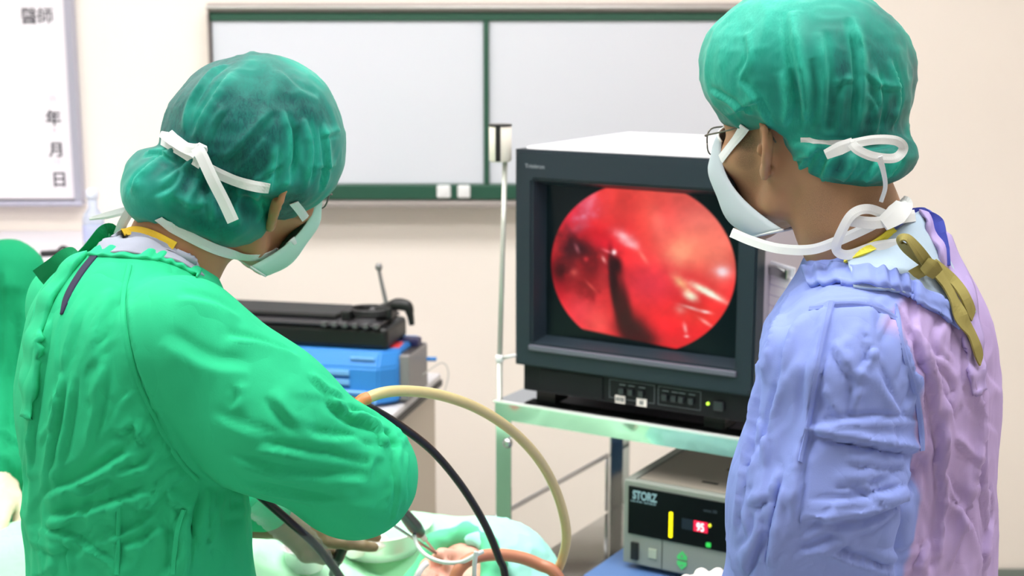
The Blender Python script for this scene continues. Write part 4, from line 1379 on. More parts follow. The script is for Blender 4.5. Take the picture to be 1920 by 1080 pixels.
pA = person('surgeon in a green gown and teal cap bending over the patient, seen from behind', A_base)
FOLDS_A = [
    ([(245, 500), (232, 560), (240, 640), (262, 720), (300, 800), (340, 870), (372, 902)], .005, -.0035, 0),
    ([(252, 500), (240, 560), (248, 640), (270, 718), (308, 795), (348, 865)], .004, .0016, 0),
    ([(262, 832), (200, 880), (130, 915), (85, 936)], .011, .0075, 1),
    ([(300, 850), (262, 882), (210, 888)], .009, .006, 1),
    ([(292, 910), (250, 935), (150, 965), (85, 980)], .011, .0070, 1),
    ([(215, 900), (175, 922), (135, 920)], .008, .005, 1),
    ([(195, 690), (182, 770), (165, 835)], .010, .0050, -1),
    ([(120, 700), (106, 800), (84, 905)], .009, .0055, -1),
    ([(142, 700), (130, 790), (112, 880)], .008, .0045, -1),
    ([(95, 600), (80, 680), (66, 780), (60, 880)], .009, .0055, -1),
    ([(160, 560), (130, 640), (118, 700)], .012, .0035, -1),
    ([(212, 540), (185, 620), (180, 690)], .014, .0030, -1),
    ([(212, 795), (226, 812), (246, 795), (264, 815), (284, 845)], .007, .0050, 1),
    ([(255, 800), (268, 822), (280, 845)], .006, .004, -1),
    ([(345, 955), (330, 1000), (322, 1080)], .007, .0045, 1),
    ([(372, 925), (352, 970), (348, 1080)], .008, .0060, -1),
    ([(388, 915), (376, 960), (368, 1010)], .008, .005, 1),
    ([(300, 985), (272, 1018), (228, 1026)], .009, .0060, 1),
    ([(290, 960), (262, 985), (230, 1000), (190, 1000)], .008, .0045, 1),
    ([(70, 995), (130, 1005), (180, 1038), (222, 1064)], .008, .0050, -1),
    ([(78, 1005), (82, 1060), (80, 1080)], .006, .004, 1),
    ([(128, 1010), (132, 1075)], .006, .004, 1),
    ([(240, 945), (275, 950), (300, 935)], .008, .005, 1),
    ([(222, 930), (222, 1000), (220, 1060)], .006, .0035, -1),
    ([(310, 930), (332, 945), (352, 955)], .007, .005, 1),
    ([(420, 640), (490, 648), (560, 672)], .016, .0050, -1),
    ([(300, 640), (390, 690), (470, 700)], .022, .0040, -1),
    ([(505, 735), (550, 790), (590, 815)], .012, .0050, 1),
    ([(535, 800), (590, 822), (680, 830)], .012, .0055, -1),
    ([(480, 838), (575, 855), (660, 868)], .013, .0060, -1),
    ([(430, 860), (520, 885), (640, 900), (700, 905)], .013, .0055, -1),
    ([(455, 905), (540, 925), (640, 945)], .012, .0050, -1),
    ([(580, 700), (610, 730), (640, 745)], .010, .0045, 1),
    ([(610, 740), (650, 780), (700, 800)], .010, .0060, 1),
    ([(722, 802), (734, 820), (748, 836)], .008, -.0090, 0),
    ([(742, 800), (752, 815), (766, 832)], .008, .0030, 1),
    ([(650, 775), (690, 790), (715, 800)], .010, .0060, -1),
    ([(690, 795), (712, 815), (720, 840)], .008, .0060, 1),
    ([(752, 828), (742, 870), (746, 930), (735, 975)], .007, .0040, 1),
    ([(765, 850), (758, 900), (760, 945)], .006, .0035, -1),
    ([(445, 720), (452, 745), (440, 770)], .008, .004, 1),
    ([(330, 560), (400, 575), (450, 600)], .020, .0035, -1),
]
V, Q = mesh_sdf(gownA, (-.72, 1.28, .30), (.02, 2.04, 1.52), .0040)
V = relax(V, Q, 2)
V = apply_folds(V, Q, [(p_, w_ * (.72 if sh_ else 1), a_, sh_) for (p_, w_, a_, sh_) in FOLDS_A], 4, 1.45)
V = apply_folds(V, Q, small_folds([(60, 820, 330, 1070, 152, 16, 26, 110, .0070, .0030), (60, 560, 200, 860, 104, 8, 14, 160, .0070, .0026), (230, 760, 340, 900, 140, 30, 6, 60, .0065, .0026),
                               (420, 720, 740, 960, 12, 9, 13, 150, .0085, .0026), (690, 780, 775, 980, 80, 18, 8, 60, .007, .0026), (330, 930, 460, 1070, 95, 10, 8, 110, .0075, .0032)], 5), 4, 1.0, True)
Nn = vnormals(V, Q)
low = np.clip((1.34 - V[:, 2]) / .12, .25, 1) * np.clip(sleeveA(V.astype(f32)) / .03 + .35, .35, 1)
V = V + Nn * (low * (.0065 * (ridged(V * np.array((1, 1, .55)), 15, 41) - .45) + .0026 * (ridged(V * np.array((1, 1, .7)), 38, 42) - .45)) * (.4 + 1.1 * noise3(V, 9, 44)))[:, None]
V = relax(V, Q, 1, .3)
gA = big_mesh('gown', V, Q, M_gownG, pA, A_base)
gownA_VQ = (V, Q)
treeGA = bvh(V, Q)
V, Q = mesh_sdf(bodyA, (-.72, 1.28, -.01), (.02, 2.04, 1.66), .0042)
big_mesh('body', relax(V, Q, 1), Q, skin_mat('skin_warm', srgb(182, 132, 96)), pA, A_base)
bodyA_VQ = (V, Q)
hfA = hairF(A_O, A_R, capf=capA_f)
V, Q = mesh_sdf(hfA, A_O - .16, A_O + .17, .005)
big_mesh('hair', V, Q, M_hair, pA, A_base)
FOLDS_CA = [
    ([(345, 250), (360, 190), (395, 140), (430, 120)], .006, .0055, 1),
    ([(362, 262), (385, 210), (425, 150), (436, 132)], .007, .0070, -1),
    ([(385, 275), (400, 235), (425, 200)], .005, .0040, 1),
    ([(415, 305), (470, 250), (510, 205)], .006, .0055, 1),
    ([(440, 322), (500, 255)], .005, .0035, -1),
    ([(540, 350), (545, 270), (532, 205)], .006, .0070, 1),
    ([(535, 345), (552, 290), (558, 235)], .005, -.0055, 0),
    ([(575, 350), (585, 280), (570, 220)], .006, .0060, 1),
    ([(605, 360), (613, 300), (606, 230)], .006, .0060, -1),
    ([(505, 360), (515, 300), (520, 270)], .005, .0045, 1),
    ([(470, 345), (505, 320), (530, 305)], .005, .0035, 1),
    ([(600, 255), (640, 245)], .004, .003, 1), ([(585, 315), (630, 310)], .004, .003, 1),
    ([(520, 130), (560, 170), (600, 190)], .010, .003, -1),
    ([(330, 275), (300, 300), (262, 330), (245, 365)], .007, .0060, 1),
    ([(370, 290), (335, 320), (300, 345)], .006, .0050, 1),
    ([(385, 300), (370, 345), (352, 400)], .006, .0055, -1),
    ([(405, 320), (395, 360), (400, 420)], .006, .0050, 1),
    ([(455, 345), (440, 380), (445, 425)], .006, .0050, 1),
    ([(430, 335), (425, 370), (415, 400)], .005, -.005, 0),
    ([(480, 360), (490, 390), (485, 415)], .005, .0045, -1),
    ([(325, 365), (360, 385), (390, 380)], .006, .0040, 1),
    ([(290, 375), (330, 350), (355, 300)], .006, .0045, -1),
    ([(270, 290), (300, 285), (335, 300)], .006, .0045, 1),
]
capA, V, Q = build_cap('cap', capA_f, hairF(A_O, A_R), A_O - .2, A_O + .24, FOLDS_CA, pA, A_base)
capA_VQ = (V, Q)
mA = make_mask(A_O, A_R, pA, A_base, M_mask, low=-.080)
make_glasses(A_O, A_R, pA, A_base)
# scrub collar standing out of the gown
tree0 = bvh(*merge(gownA_VQ, bodyA_VQ))
_, Vs1, Qs1 = patch('scrub_collar', tree0, [(212, 446), (232, 440), (258, 436), (296, 448), (330, 466), (352, 482)], [(176, 472), (210, 476), (245, 478), (300, 484), (345, 500), (382, 518)], M_scrub, pA, A_base, 60, 20, .003, .002, lambda u, v: .003 * np.exp(-((v - .4) / .3) ** 2) + .0015 * np.sin(u * 14 + v * 4))
treeA = bvh(*merge(gownA_VQ, bodyA_VQ, capA_VQ, (Vs1, Qs1), mA))
drape_tape('collar_binding', treeA, [(228, 438), (258, 432), (295, 444), (328, 462)], .009, M_yel_b, pA, A_base, .002, .002)
# mask ties
drape_tape('mask_tie', treeA, [(306, 262), (345, 285), (385, 312), (430, 334), (478, 350), (505, 352)], .0105, M_tie, pA, A_base)
drape_tape('mask_tie', treeA, [(550, 378), (562, 390), (571, 408)], .009, M_tie, pA, A_base)
drape_tape('mask_tie', treeA, [(552, 449), (520, 470), (480, 482), (440, 477), (400, 466), (360, 447), (325, 428), (298, 408)], .010, M_tie, pA, A_base)
Yk = 1.60
ribbon('tie_end', at_pts([(368, 276, 1.585), (378, 292, 1.583), (398, 335, 1.583), (420, 378, 1.588), (437, 415, 1.592)]), .0115, M_tie, pA, A_base, thick=.0015)
ribbon('tie_knot', at_pts([(303, 252, 1.625), (325, 262, 1.61), (350, 278, 1.60), (374, 282, 1.593), (380, 272, 1.59)]), [.006, .012, .011, .014, .008], M_tie, pA, A_base, thick=.004)
ribbon('tie_knot', at_pts([(318, 250, 1.62), (340, 272, 1.605), (368, 290, 1.593)]), [.008, .010, .008], M_tie, pA, A_base, thick=.003)
ribbon('tie_bow', at_pts([(296, 405, 1.64), (270, 384, 1.63), (248, 392, 1.63), (232, 415, 1.635), (222, 440, 1.64)]), .0095, M_tie, pA, A_base, thick=.0012)
ribbon('tie_bow', at_pts([(296, 405, 1.635), (318, 418, 1.625), (326, 434, 1.622), (312, 440, 1.624), (290, 424, 1.63), (276, 404, 1.632)]), .009, M_tie, pA, A_base, thick=.0012)
ribbon('tie_end', at_pts([(272, 396, 1.645), (235, 396, 1.64), (200, 404, 1.64), (168, 410, 1.645)]), [.009, .008, .007, .003], M_tie, pA, A_base, thick=.0012)
ribbon('tie_knot', at_pts([(268, 388, 1.63), (282, 400, 1.622), (298, 410, 1.622)]), [.010, .014, .010], M_tie, pA, A_base, thick=.005)
# collar ties and open back edge of the gown
ribbon('gown_tie', at_pts([(140, 498, 1.655), (168, 472, 1.645), (196, 438, 1.64), (207, 436, 1.66), (190, 462, 1.675), (150, 500, 1.675)]), .017, M_greentie, pA, A_base, thick=.0016, twist=[.5, .3, .2, 1.2, .4, .3])
ribbon('gown_tie', at_pts([(150, 478, 1.65), (128, 480, 1.635), (100, 500, 1.635), (72, 520, 1.645)]), .017, M_greentie, pA, A_base, thick=.0016, twist=[.8, .2, 0, 0])
ribbon('gown_tie', at_pts([(133, 480, 1.64), (148, 492, 1.633), (160, 505, 1.64)]), [.012, .016, .01], M_greentie, pA, A_base, thick=.005)
M_navy = mat('navy_shirt', srgb(34, 32, 66), .8)
patch('undershirt_gap', treeGA, [(194, 468), (160, 510), (134, 552), (118, 590)], [(176, 474), (146, 512), (122, 555), (114, 590)], M_navy, pA, A_base, 40, 6, .0015)
patch('back_edge', treeGA, [(168, 476), (118, 538), (84, 612), (70, 690), (60, 780)], [(120, 505), (80, 555), (56, 630), (46, 700), (48, 780)], M_gownG, pA, A_base, 50, 10, .005, .002, lambda u, v: .003 * np.sin(v * 3.1) + .002 * np.sin(u * 24 + v * 2))
patch('gown_collar', treeGA, [(186, 462), (240, 468), (300, 474), (345, 490), (376, 508)], [(166, 480), (235, 484), (300, 490), (345, 506), (370, 522)], M_gownG, pA, A_base, 60, 8, .003, .002, lambda u, v: .0012 * np.sin(u * 46 + 2 * np.sin(u * 9)))
# gloved hands
hx = np.array(at(760, 975, 1.87)) - np.array((-.17, 1.78, 1.09)); hx /= np.linalg.norm(hx)


def frame(xd, zd):
    x_ = np.array(xd, float); x_ /= np.linalg.norm(x_)
    z_ = np.array(zd, float); z_ -= x_ * (z_ @ x_); z_ /= np.linalg.norm(z_)
    return np.stack([x_, np.cross(z_, x_), z_], 1)


make_glove('glove', np.array((-.176, 1.78, 1.118)), frame((-.05, .9, -.30), (.3, .3, .9)), (.7, .75, .75, .8), M_latexShade, pA, A_base, .95)
make_glove('glove', np.array(at(530, 972, 1.94)), frame((1, .05, -.10), (-.1, -.85, .5)), (.10, .35, .6, .7), M_latexShade, pA, A_base, .95, .5, True)

for pl in ([(243, 498), (231, 560), (239, 640), (261, 720), (299, 800), (339, 868), (370, 900)], [(345, 955), (332, 1000), (325, 1076)], [(222, 940), (221, 1000), (219, 1076)]):
    drape_tape('seam', treeGA, pl, .0042, M_gownG, pA, A_base, .0010, .0016)

# ---------------------------------------------------------------- blue surgeon (watching the monitor)
B_O = np.array((.339, 1.641, 1.567)); B_R = axes(R(128.7), R(2), R(-2.4)); B_C = np.array(at(1500, 288, 1.62))
B_base = np.array((.43, 1.60, 0.0))
fB = np.array((-.82, .57, 0)); lB = np.array((-.57, -.82, 0)); RB = np.stack([fB, lB, (0, 0, 1)], 1)


def torsoB(P):
    d = ell(P, (.422, 1.60, 1.04), (.142, .172, .44), RB)
    d = smin(d, ell(P, (.420, 1.60, 1.30), (.122, .158, .14), RB), .06)
    d = smin(d, cap_(P, (.35, 1.475, 1.36), (.485, 1.715, 1.36), .062, .062), .05)
    d = smin(d, cap_(P, (.435, 1.60, 1.36), (.425, 1.605, 1.425), .092, .072), .04)
    return smin(d, ell(P, (.438, 1.60, .62), (.18, .21, .42), RB), .10)


def sleeveB(P):
    return chain(P, [(.342, 1.47, 1.335), (.330, 1.462, 1.20), (.318, 1.475, 1.03), (.262, 1.68, .95)], [.078, .088, .090, .046], .04)


def gownB(P):
    s2 = chain(P, [(.50, 1.73, 1.355), (.51, 1.80, 1.06), (.42, 1.94, .93)], [.070, .072, .045], .03)
    return smin(smin(torsoB(P), sleeveB(P), .016), s2, .03)


neckB = [B_O + B_R @ np.array((-.035, 0, -.02)), B_O + B_R @ np.array((-.058, 0, -.085)), np.array((.430, 1.605, 1.38))]


def bodyB(P):
    q = loc(P, B_O, B_R)
    d = np.full(len(P), 9, f32)
    near = np.linalg.norm(q, axis=1) < .25
    if near.any():
        d[near] = sd_head(q[near])
    d = smin(d, chain(P, neckB, [.058, .056, .068], .02), .022)
    d = smin(d, gownB(P) + .030, .02)
    d = smin(d, chain(P, [(.38, 1.52, .60), (.38, 1.52, .09), ], [.07, .045]), .02)
    d = smin(d, chain(P, [(.48, 1.67, .60), (.48, 1.67, .09), ], [.07, .045]), .02)
    d = smin(d, cap_(P, (.38, 1.52, .05), (.25, 1.60, .04), .045, .04), .02)
    return smin(d, cap_(P, (.48, 1.67, .05), (.35, 1.75, .04), .045, .04), .02)


def capB_f(P):
    q = P - A3(B_C)
    d = ell(q, (.006, .01, .094), (.121, .104, .094), axes(0, R(4)))
    d = smax(d, -(q[:, 2] - .030 + .10 * (q[:, 0] - .02)), .022)
    ql = loc(P, B_O, B_R)
    base = ell(ql, (-.008, 0, .045), (.112, .091, .103))
    base = smax(base, -(ql[:, 2] - .026 - .45 * np.minimum(ql[:, 0] + .015, 0)), .010)
    d = smin(d, base, .02)
    b = ell(q, (.056, -.026, .000), (.070, .070, .037), axes(0, R(-2)))
    b = smin(b, ell(ql, (-.055, 0, .012), (.060, .082, .030)), .012)
    return smin(d, b, .010)


pB = person('surgeon in a blue gown and teal cap watching the monitor, seen from behind', B_base)
FOLDS_B = [
    ([(1515, 578), (1590, 570), (1640, 576), (1684, 600)], .007, .0045, 1),
    ([(1560, 640), (1580, 675), (1606, 712)], .009, .0065, 1),
    ([(1606, 712), (1625, 680), (1645, 655)], .009, .0055, -1),
    ([(1590, 645), (1620, 668), (1640, 665)], .007, .002, 1),
    ([(1560, 565), (1546, 620), (1530, 700), (1516, 790), (1498, 870), (1488, 960), (1470, 1060)], .010, .0060, -1),
    ([(1545, 570), (1530, 640), (1514, 720), (1500, 800)], .007, .0035, 1),
    ([(1680, 570), (1692, 650), (1716, 730), (1728, 800), (1730, 850)], .009, .0070, -1),
    ([(1734, 850), (1712, 900), (1700, 1000), (1684, 1080)], .016, -.0140, 0),
    ([(1512, 804), (1600, 790), (1724, 790)], .009, .0065, -1),
    ([(1515, 808), (1600, 822), (1660, 834), (1730, 843)], .010, .0110, 1),
    ([(1498, 972), (1580, 970), (1640, 956), (1704, 924)], .011, .0095, 1),
    ([(1512, 945), (1600, 940), (1695, 918)], .008, .0050, -1),
    ([(1500, 1036), (1555, 1022), (1590, 1006)], .009, .0065, -1),
    ([(1540, 1030), (1610, 1056), (1685, 1080)], .011, .0080, -1),
    ([(1540, 985), (1580, 1005), (1640, 985), (1680, 950)], .009, .0050, 1),
    ([(1560, 1040), (1590, 1020), (1600, 1040)], .007, .004, 1),
    ([(1484, 545), (1455, 630), (1432, 720)], .010, .0070, 1),
    ([(1500, 590), (1478, 660), (1465, 720)], .009, .0055, 1),
    ([(1470, 700), (1445, 790), (1430, 870)], .012, .0060, 1),
    ([(1425, 705), (1412, 800), (1394, 900), (1380, 1000)], .010, .0070, -1),
    ([(1400, 940), (1440, 930), (1470, 880)], .010, .0045, 1),
    ([(1480, 890), (1462, 970), (1446, 1070)], .011, .0085, 1),
    ([(1505, 900), (1490, 930), (1476, 950)], .008, .003, -1),
    ([(1440, 980), (1410, 1040), (1400, 1080)], .010, .0060, -1),
    ([(1360, 1000), (1374, 1040), (1380, 1075)], .008, .005, 1),
    ([(1540, 725), (1560, 760), (1580, 790)], .012, .0045, 1),
    ([(1640, 690), (1660, 740), (1690, 780)], .011, .0050, -1),
    ([(1610, 720), (1600, 760), (1604, 786)], .009, .0045, 1),
    ([(1580, 860), (1640, 868), (1700, 870)], .010, .0035, 1),
    ([(1700, 590), (1735, 690), (1756, 790), (1766, 880)], .010, .0075, 1),
    ([(1722, 640), (1752, 720), (1784, 800)], .009, .0060, -1),
    ([(1760, 560), (1800, 630), (1822, 720)], .009, .0055, 1),
    ([(1766, 740), (1762, 860), (1764, 960), (1752, 1075)], .010, .0080, 1),
    ([(1800, 620), (1812, 700), (1834, 780), (1826, 850), (1804, 950), (1780, 1070)], .010, .0120, -1),
    ([(1786, 820), (1815, 850), (1825, 866)], .007, .005, 1),
    ([(1770, 935), (1796, 960), (1800, 990)], .007, .005, -1),
    ([(1846, 800), (1840, 910), (1850, 1000)], .008, .0050, 1),
    ([(1874, 960), (1850, 1010), (1848, 1075)], .008, .0050, -1),
    ([(1745, 1010), (1725, 1050), (1715, 1080)], .009, .007, 1),
]
V, Q = mesh_sdf(gownB, (.02, 1.26, .24), (.74, 2.06, 1.54), .0040)
V = relax(V, Q, 2)
ts = sleeveB(V.astype(f32)) - torsoB(V.astype(f32))
back = -((V - B_base) @ fB)
V0 = V
V = apply_folds(V, Q, [(p_, w_ * (.68 if sh_ else 1), a_, sh_) for (p_, w_, a_, sh_) in FOLDS_B], 4, 1.2)
V = apply_folds(V, Q, small_folds([(1520, 590, 1690, 780, 80, 25, 9, 90, .0070, .0026), (1520, 850, 1700, 1070, 165, 16, 11, 130, .0070, .0030), (1390, 620, 1510, 1070, 105, 9, 14, 150, .0075, .0034),
                               (1700, 600, 1870, 1070, 82, 9, 18, 160, .0070, .0036), (1720, 700, 1860, 1000, 50, 15, 8, 60, .006, .0024)], 6), 4, 1.0, True)
Nn = vnormals(V, Q)
V = V + Nn * ((.0045 * (ridged(V * np.array((1, 1, .5)), 17, 51) - .45) + .0024 * (ridged(V * np.array((1, 1, .7)), 40, 52) - .45)) * (.4 + 1.1 * noise3(V, 10, 54)))[:, None]
V = relax(V, Q, 1, .3)
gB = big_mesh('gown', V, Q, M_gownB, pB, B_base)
# mauve is blended over the back of the torso; front and sleeves stay blue
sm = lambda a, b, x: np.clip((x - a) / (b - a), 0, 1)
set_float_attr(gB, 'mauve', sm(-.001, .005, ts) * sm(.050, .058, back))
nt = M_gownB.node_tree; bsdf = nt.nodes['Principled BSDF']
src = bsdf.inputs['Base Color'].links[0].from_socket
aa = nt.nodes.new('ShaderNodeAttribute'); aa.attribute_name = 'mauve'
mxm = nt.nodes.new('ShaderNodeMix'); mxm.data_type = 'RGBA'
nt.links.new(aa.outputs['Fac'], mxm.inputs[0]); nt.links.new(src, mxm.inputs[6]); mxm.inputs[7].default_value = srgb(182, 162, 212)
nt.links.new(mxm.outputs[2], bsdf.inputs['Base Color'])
gownB_VQ = (V, Q)
treeGB = bvh(V, Q)
V, Q = mesh_sdf(bodyB, (.02, 1.26, -.01), (.74, 2.06, 1.70), .0042)
T_B = lambda p: tuple(B_O + B_R @ np.array(p) - B_base)
big_mesh('body', relax(V, Q, 1), Q, skin_mat('skin_tan', srgb(178, 136, 104), [(T_B((.05, .045, -.07)), .055, .5), (T_B((.02, .062, -.045)), .04, .4), (T_B((.085, .02, -.095)), .05, .55),
         (T_B((-.085, .01, -.075)), .05, .8), (T_B((-.06, .045, -.07)), .05, .5), (T_B((.03, .072, .01)), .028, .9), (T_B((.032, .068, -.012)), .022, .6)]), pB, B_base)
bodyB_VQ = (V, Q)
hfB = hairF(B_O, B_R, .004, .006, capB_f, None)
V, Q = mesh_sdf(hfB, B_O - .16, B_O + .17, .005)
big_mesh('hair', V, Q, M_hair, pB, B_base)
FOLDS_CB = [
    ([(1482, 20), (1490, 90), (1505, 160), (1512, 250)], .008, .0080, 1),
    ([(1515, 258), (1530, 180), (1520, 110)], .006, -.005, 0),
    ([(1540, 255), (1548, 160), (1540, 60)], .006, .0050, 1),
    ([(1598, 30), (1612, 110), (1612, 190), (1605, 255)], .007, .0080, 1),
    ([(1570, 250), (1575, 190), (1590, 140)], .005, .0045, -1),
    ([(1640, 255), (1650, 190), (1640, 130)], .006, .0055, 1),
    ([(1670, 245), (1685, 180), (1668, 110)], .006, .0050, 1),
    ([(1615, 130), (1650, 160), (1690, 165)], .004, .0035, 1),
    ([(1620, 170), (1640, 200), (1640, 225)], .004, .0035, -1),
    ([(1560, 160), (1590, 150), (1605, 155)], .004, .0035, 1),
    ([(1450, 250), (1420, 190), (1385, 150)], .006, .0045, 1),
    ([(1385, 150), (1405, 110), (1400, 60)], .006, .0040, -1),
    ([(1360, 215), (1390, 200), (1430, 180)], .006, .0045, 1),
    ([(1330, 170), (1370, 190), (1410, 215)], .006, .0045, -1),
    ([(1470, 240), (1480, 190), (1470, 130)], .007, .0055, 1),
    ([(1450, 268), (1500, 264), (1560, 268), (1620, 270), (1690, 262)], .006, -.0080, 0),
    ([(1500, 330), (1510, 300), (1530, 275)], .006, .0060, 1),
    ([(1540, 338), (1555, 305), (1570, 285)], .006, .0060, -1),
    ([(1580, 340), (1600, 310), (1600, 285)], .006, .0060, 1),
    ([(1620, 340), (1640, 315), (1650, 300)], .006, .0060, -1),
    ([(1660, 335), (1680, 310), (1690, 290)], .006, .0055, 1),
    ([(1485, 305), (1505, 290), (1530, 280)], .005, .0045, 1),
]
capB, V, Q = build_cap('cap', capB_f, hairF(B_O, B_R), B_O - .2, B_O + .24, FOLDS_CB, pB, B_base, base=1.5)
capB_VQ = (V, Q)
mB = make_mask(B_O, B_R, pB, B_base, M_maskin, back=-.026, low=-.088)
make_glasses(B_O, B_R, pB, B_base)


def scrubB(P):
    d = chain(P, [(.455, 1.60, 1.375), (.437, 1.605, 1.43), (.43, 1.607, 1.455)], [.095, .078, .072], .02)
    d = smin(d, gownB(P) - .002 + .05 * np.clip(1.36 - P[:, 2], 0, 1), .004)
    n_ = A3((-.30, .10, 1.0)); n_ = n_ / np.linalg.norm(n_)
    d = smax(d, (P - A3((.437, 1.605, 1.447))) @ n_, .004)
    return smax(d, 1.33 - P[:, 2], .004)


treeB0 = bvh(*merge(gownB_VQ, bodyB_VQ))
_, Vs1, Qs1 = patch('scrub_top', treeB0, [(1592, 486), (1640, 462), (1690, 425), (1730, 398)], [(1600, 540), (1680, 552), (1760, 578), (1822, 590)], M_scrubB, pB, B_base, 60, 40, .003, .002, lambda u, v: .004 * np.exp(-((v - .5) / .5) ** 2) + .002 * np.sin(u * 9 + v * 5))
treeB1 = bvh(*merge(gownB_VQ, bodyB_VQ, (Vs1, Qs1), capB_VQ, mB))
drape_tape('collar_binding', treeB1, [(1586, 488), (1620, 472), (1650, 452), (1676, 432)], .0085, M_yel_b2, pB, B_base, .002, .003)
_, Vc1, Qc1 = patch('gown_collar', treeB1, [(1508, 500), (1560, 496), (1620, 500), (1680, 512), (1740, 545), (1795, 580)], [(1518, 540), (1570, 534), (1620, 540), (1690, 556), (1745, 584), (1800, 618)], M_gownB, pB, B_base, 90, 10, .004, .002, lambda u, v: .003 * np.sin(u * 60 + 3 * np.sin(u * 11) + v) * (1 - v * .6) + .002 * v)
_, Vc2, Qc2 = patch('back_flap', treeB1, [(1722, 398), (1760, 420), (1800, 490), (1826, 560), (1838, 640), (1846, 730)], [(1730, 412), (1742, 440), (1768, 500), (1796, 570), (1812, 650), (1822, 740)], M_gownB, pB, B_base, 70, 10, .004, .002, lambda u, v: .003 * np.sin(u * 30 + 2 * np.sin(u * 7)) * (.4 + .6 * v))
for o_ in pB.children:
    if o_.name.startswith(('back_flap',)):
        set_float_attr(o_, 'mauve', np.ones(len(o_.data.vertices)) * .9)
treeB2 = bvh(*merge(gownB_VQ, bodyB_VQ, (Vs1, Qs1), (Vc1, Qc1), (Vc2, Qc2)))
# mask ties
drape_tape('mask_tie', treeB1, [(1398, 236), (1385, 258), (1368, 280), (1354, 298)], .010, M_tie, pB, B_base)
ribbon('mask_tie', at_pts([(1372, 436, 1.63), (1410, 452, 1.60), (1460, 466, 1.565), (1520, 468, 1.54), (1570, 452, 1.535), (1630, 425, 1.535), (1668, 404, 1.545)]), .0095, M_tie, pB, B_base, thick=.0012)
ribbon('tie_bow', at_pts([(1668, 406, 1.54), (1630, 392, 1.528), (1600, 400, 1.522), (1580, 430, 1.522), (1568, 466, 1.525), (1590, 478, 1.525), (1640, 462, 1.53), (1690, 455, 1.53)]), .0090, M_tie, pB, B_base, thick=.0012)
ribbon('tie_bow', at_pts([(1586, 412, 1.524), (1640, 418, 1.528), (1690, 408, 1.54), (1715, 404, 1.55)]), .011, M_tie, pB, B_base, thick=.0016)
ribbon('tie_knot', at_pts([(1655, 420, 1.53), (1680, 402, 1.535), (1695, 384, 1.545), (1690, 378, 1.56)]), [.014, .020, .016, .01], M_tie, pB, B_base, thick=.004)
ribbon('cap_tie', at_pts([(1548, 290, 1.515), (1575, 278, 1.508), (1600, 268, 1.505)]), [.009, .012, .010], M_tie, pB, B_base, thick=.0012)
ribbon('cap_tie', at_pts([(1595, 270, 1.503), (1640, 262, 1.50), (1680, 264, 1.505), (1694, 278, 1.51), (1678, 296, 1.507), (1640, 294, 1.50), (1610, 282, 1.50), (1596, 268, 1.503)]), .0085, M_tie, pB, B_base, thick=.0012)
drape_tape('cap_tie', treeB1, [(1502, 262), (1540, 266), (1595, 268)], .006, M_tie, pB, B_base)
ribbon('cap_tie', at_pts([(1648, 294, 1.50), (1656, 320, 1.505), (1660, 350, 1.52), (1652, 378, 1.535)]), [.006, .0045, .004, .004], M_tie, pB, B_base, thick=.0012)
# olive collar tie at the back of the gown
ribbon('gown_tie', at_pts([(1744, 500, 1.50), (1722, 470, 1.49), (1700, 446, 1.485), (1688, 450, 1.49), (1700, 466, 1.495), (1730, 488, 1.50), (1748, 502, 1.50)]), .011, M_olive, pB, B_base, thick=.0016, twist=[.2, .5, 1.0, 1.2, .8, .3, .2])
ribbon('gown_tie', at_pts([(1742, 500, 1.498), (1715, 514, 1.50), (1692, 524, 1.505), (1668, 528, 1.50)]), [.012, .011, .009, .007], M_olive, pB, B_base, thick=.0014)
drape_tape('gown_tie', treeB2, [(1742, 502), (1772, 546), (1800, 600), (1820, 640), (1832, 678)], .014, M_olive, pB, B_base, .005, .002)
drape_tape('gown_tie', treeB2, [(1748, 500), (1785, 530), (1806, 560), (1818, 592)], .014, M_olive, pB, B_base, .004, .002)
ribbon('gown_tie', at_pts([(1734, 494, 1.495), (1745, 502, 1.491), (1756, 512, 1.495)]), [.012, .016, .012], M_olive, pB, B_base, thick=.006)

M_navyc = cloth_mat('collar_lining_blue', srgb(72, 84, 176), bump=.2)
ribbon('collar_lining', at_pts([(1712, 398, 1.60), (1728, 402, 1.585), (1742, 408, 1.572), (1754, 420, 1.562), (1760, 440, 1.552), (1764, 468, 1.54), (1770, 500, 1.53)]), [.008, .014, .012, .016, .014, .016, .012], M_navyc, pB, B_base, thick=.003, twist=[.3, -.3, .4, -.2, .3, 0, .2])
for pl in ([(1560, 566), (1546, 620), (1530, 700), (1516, 790), (1500, 866)], [(1680, 572), (1692, 650), (1716, 730), (1727, 800), (1729, 845)], [(1518, 578), (1590, 570), (1640, 576), (1682, 598)]):
    drape_tape('seam', treeGB, pl, .0050, M_gownB, pB, B_base, .0004, .0014)

make_glove('glove', np.array((.255, 1.71, .957)), frame((-.10, .95, .20), (-.2, -.2, .95)), (.35, .4, .5, .6), M_latexW, pB, B_base, 1.0, .4, True)
make_glove('glove', np.array((.40, 1.955, .922)), frame((-.8, .2, -.2), (-.3, 0, .9)), (.35, .4, .5, .6), M_latexW, pB, B_base, 1.0, .4)

# ---------------------------------------------------------------- third person at the left edge, in green
C_base = np.array((-1.03, 2.52, 0.0))


def sleeveC(P):
    return chain(P, [(-.895, 2.47, 1.262), (-.862, 2.42, 1.07), (-.835, 2.23, .985)], [.072, .075, .045], .03)


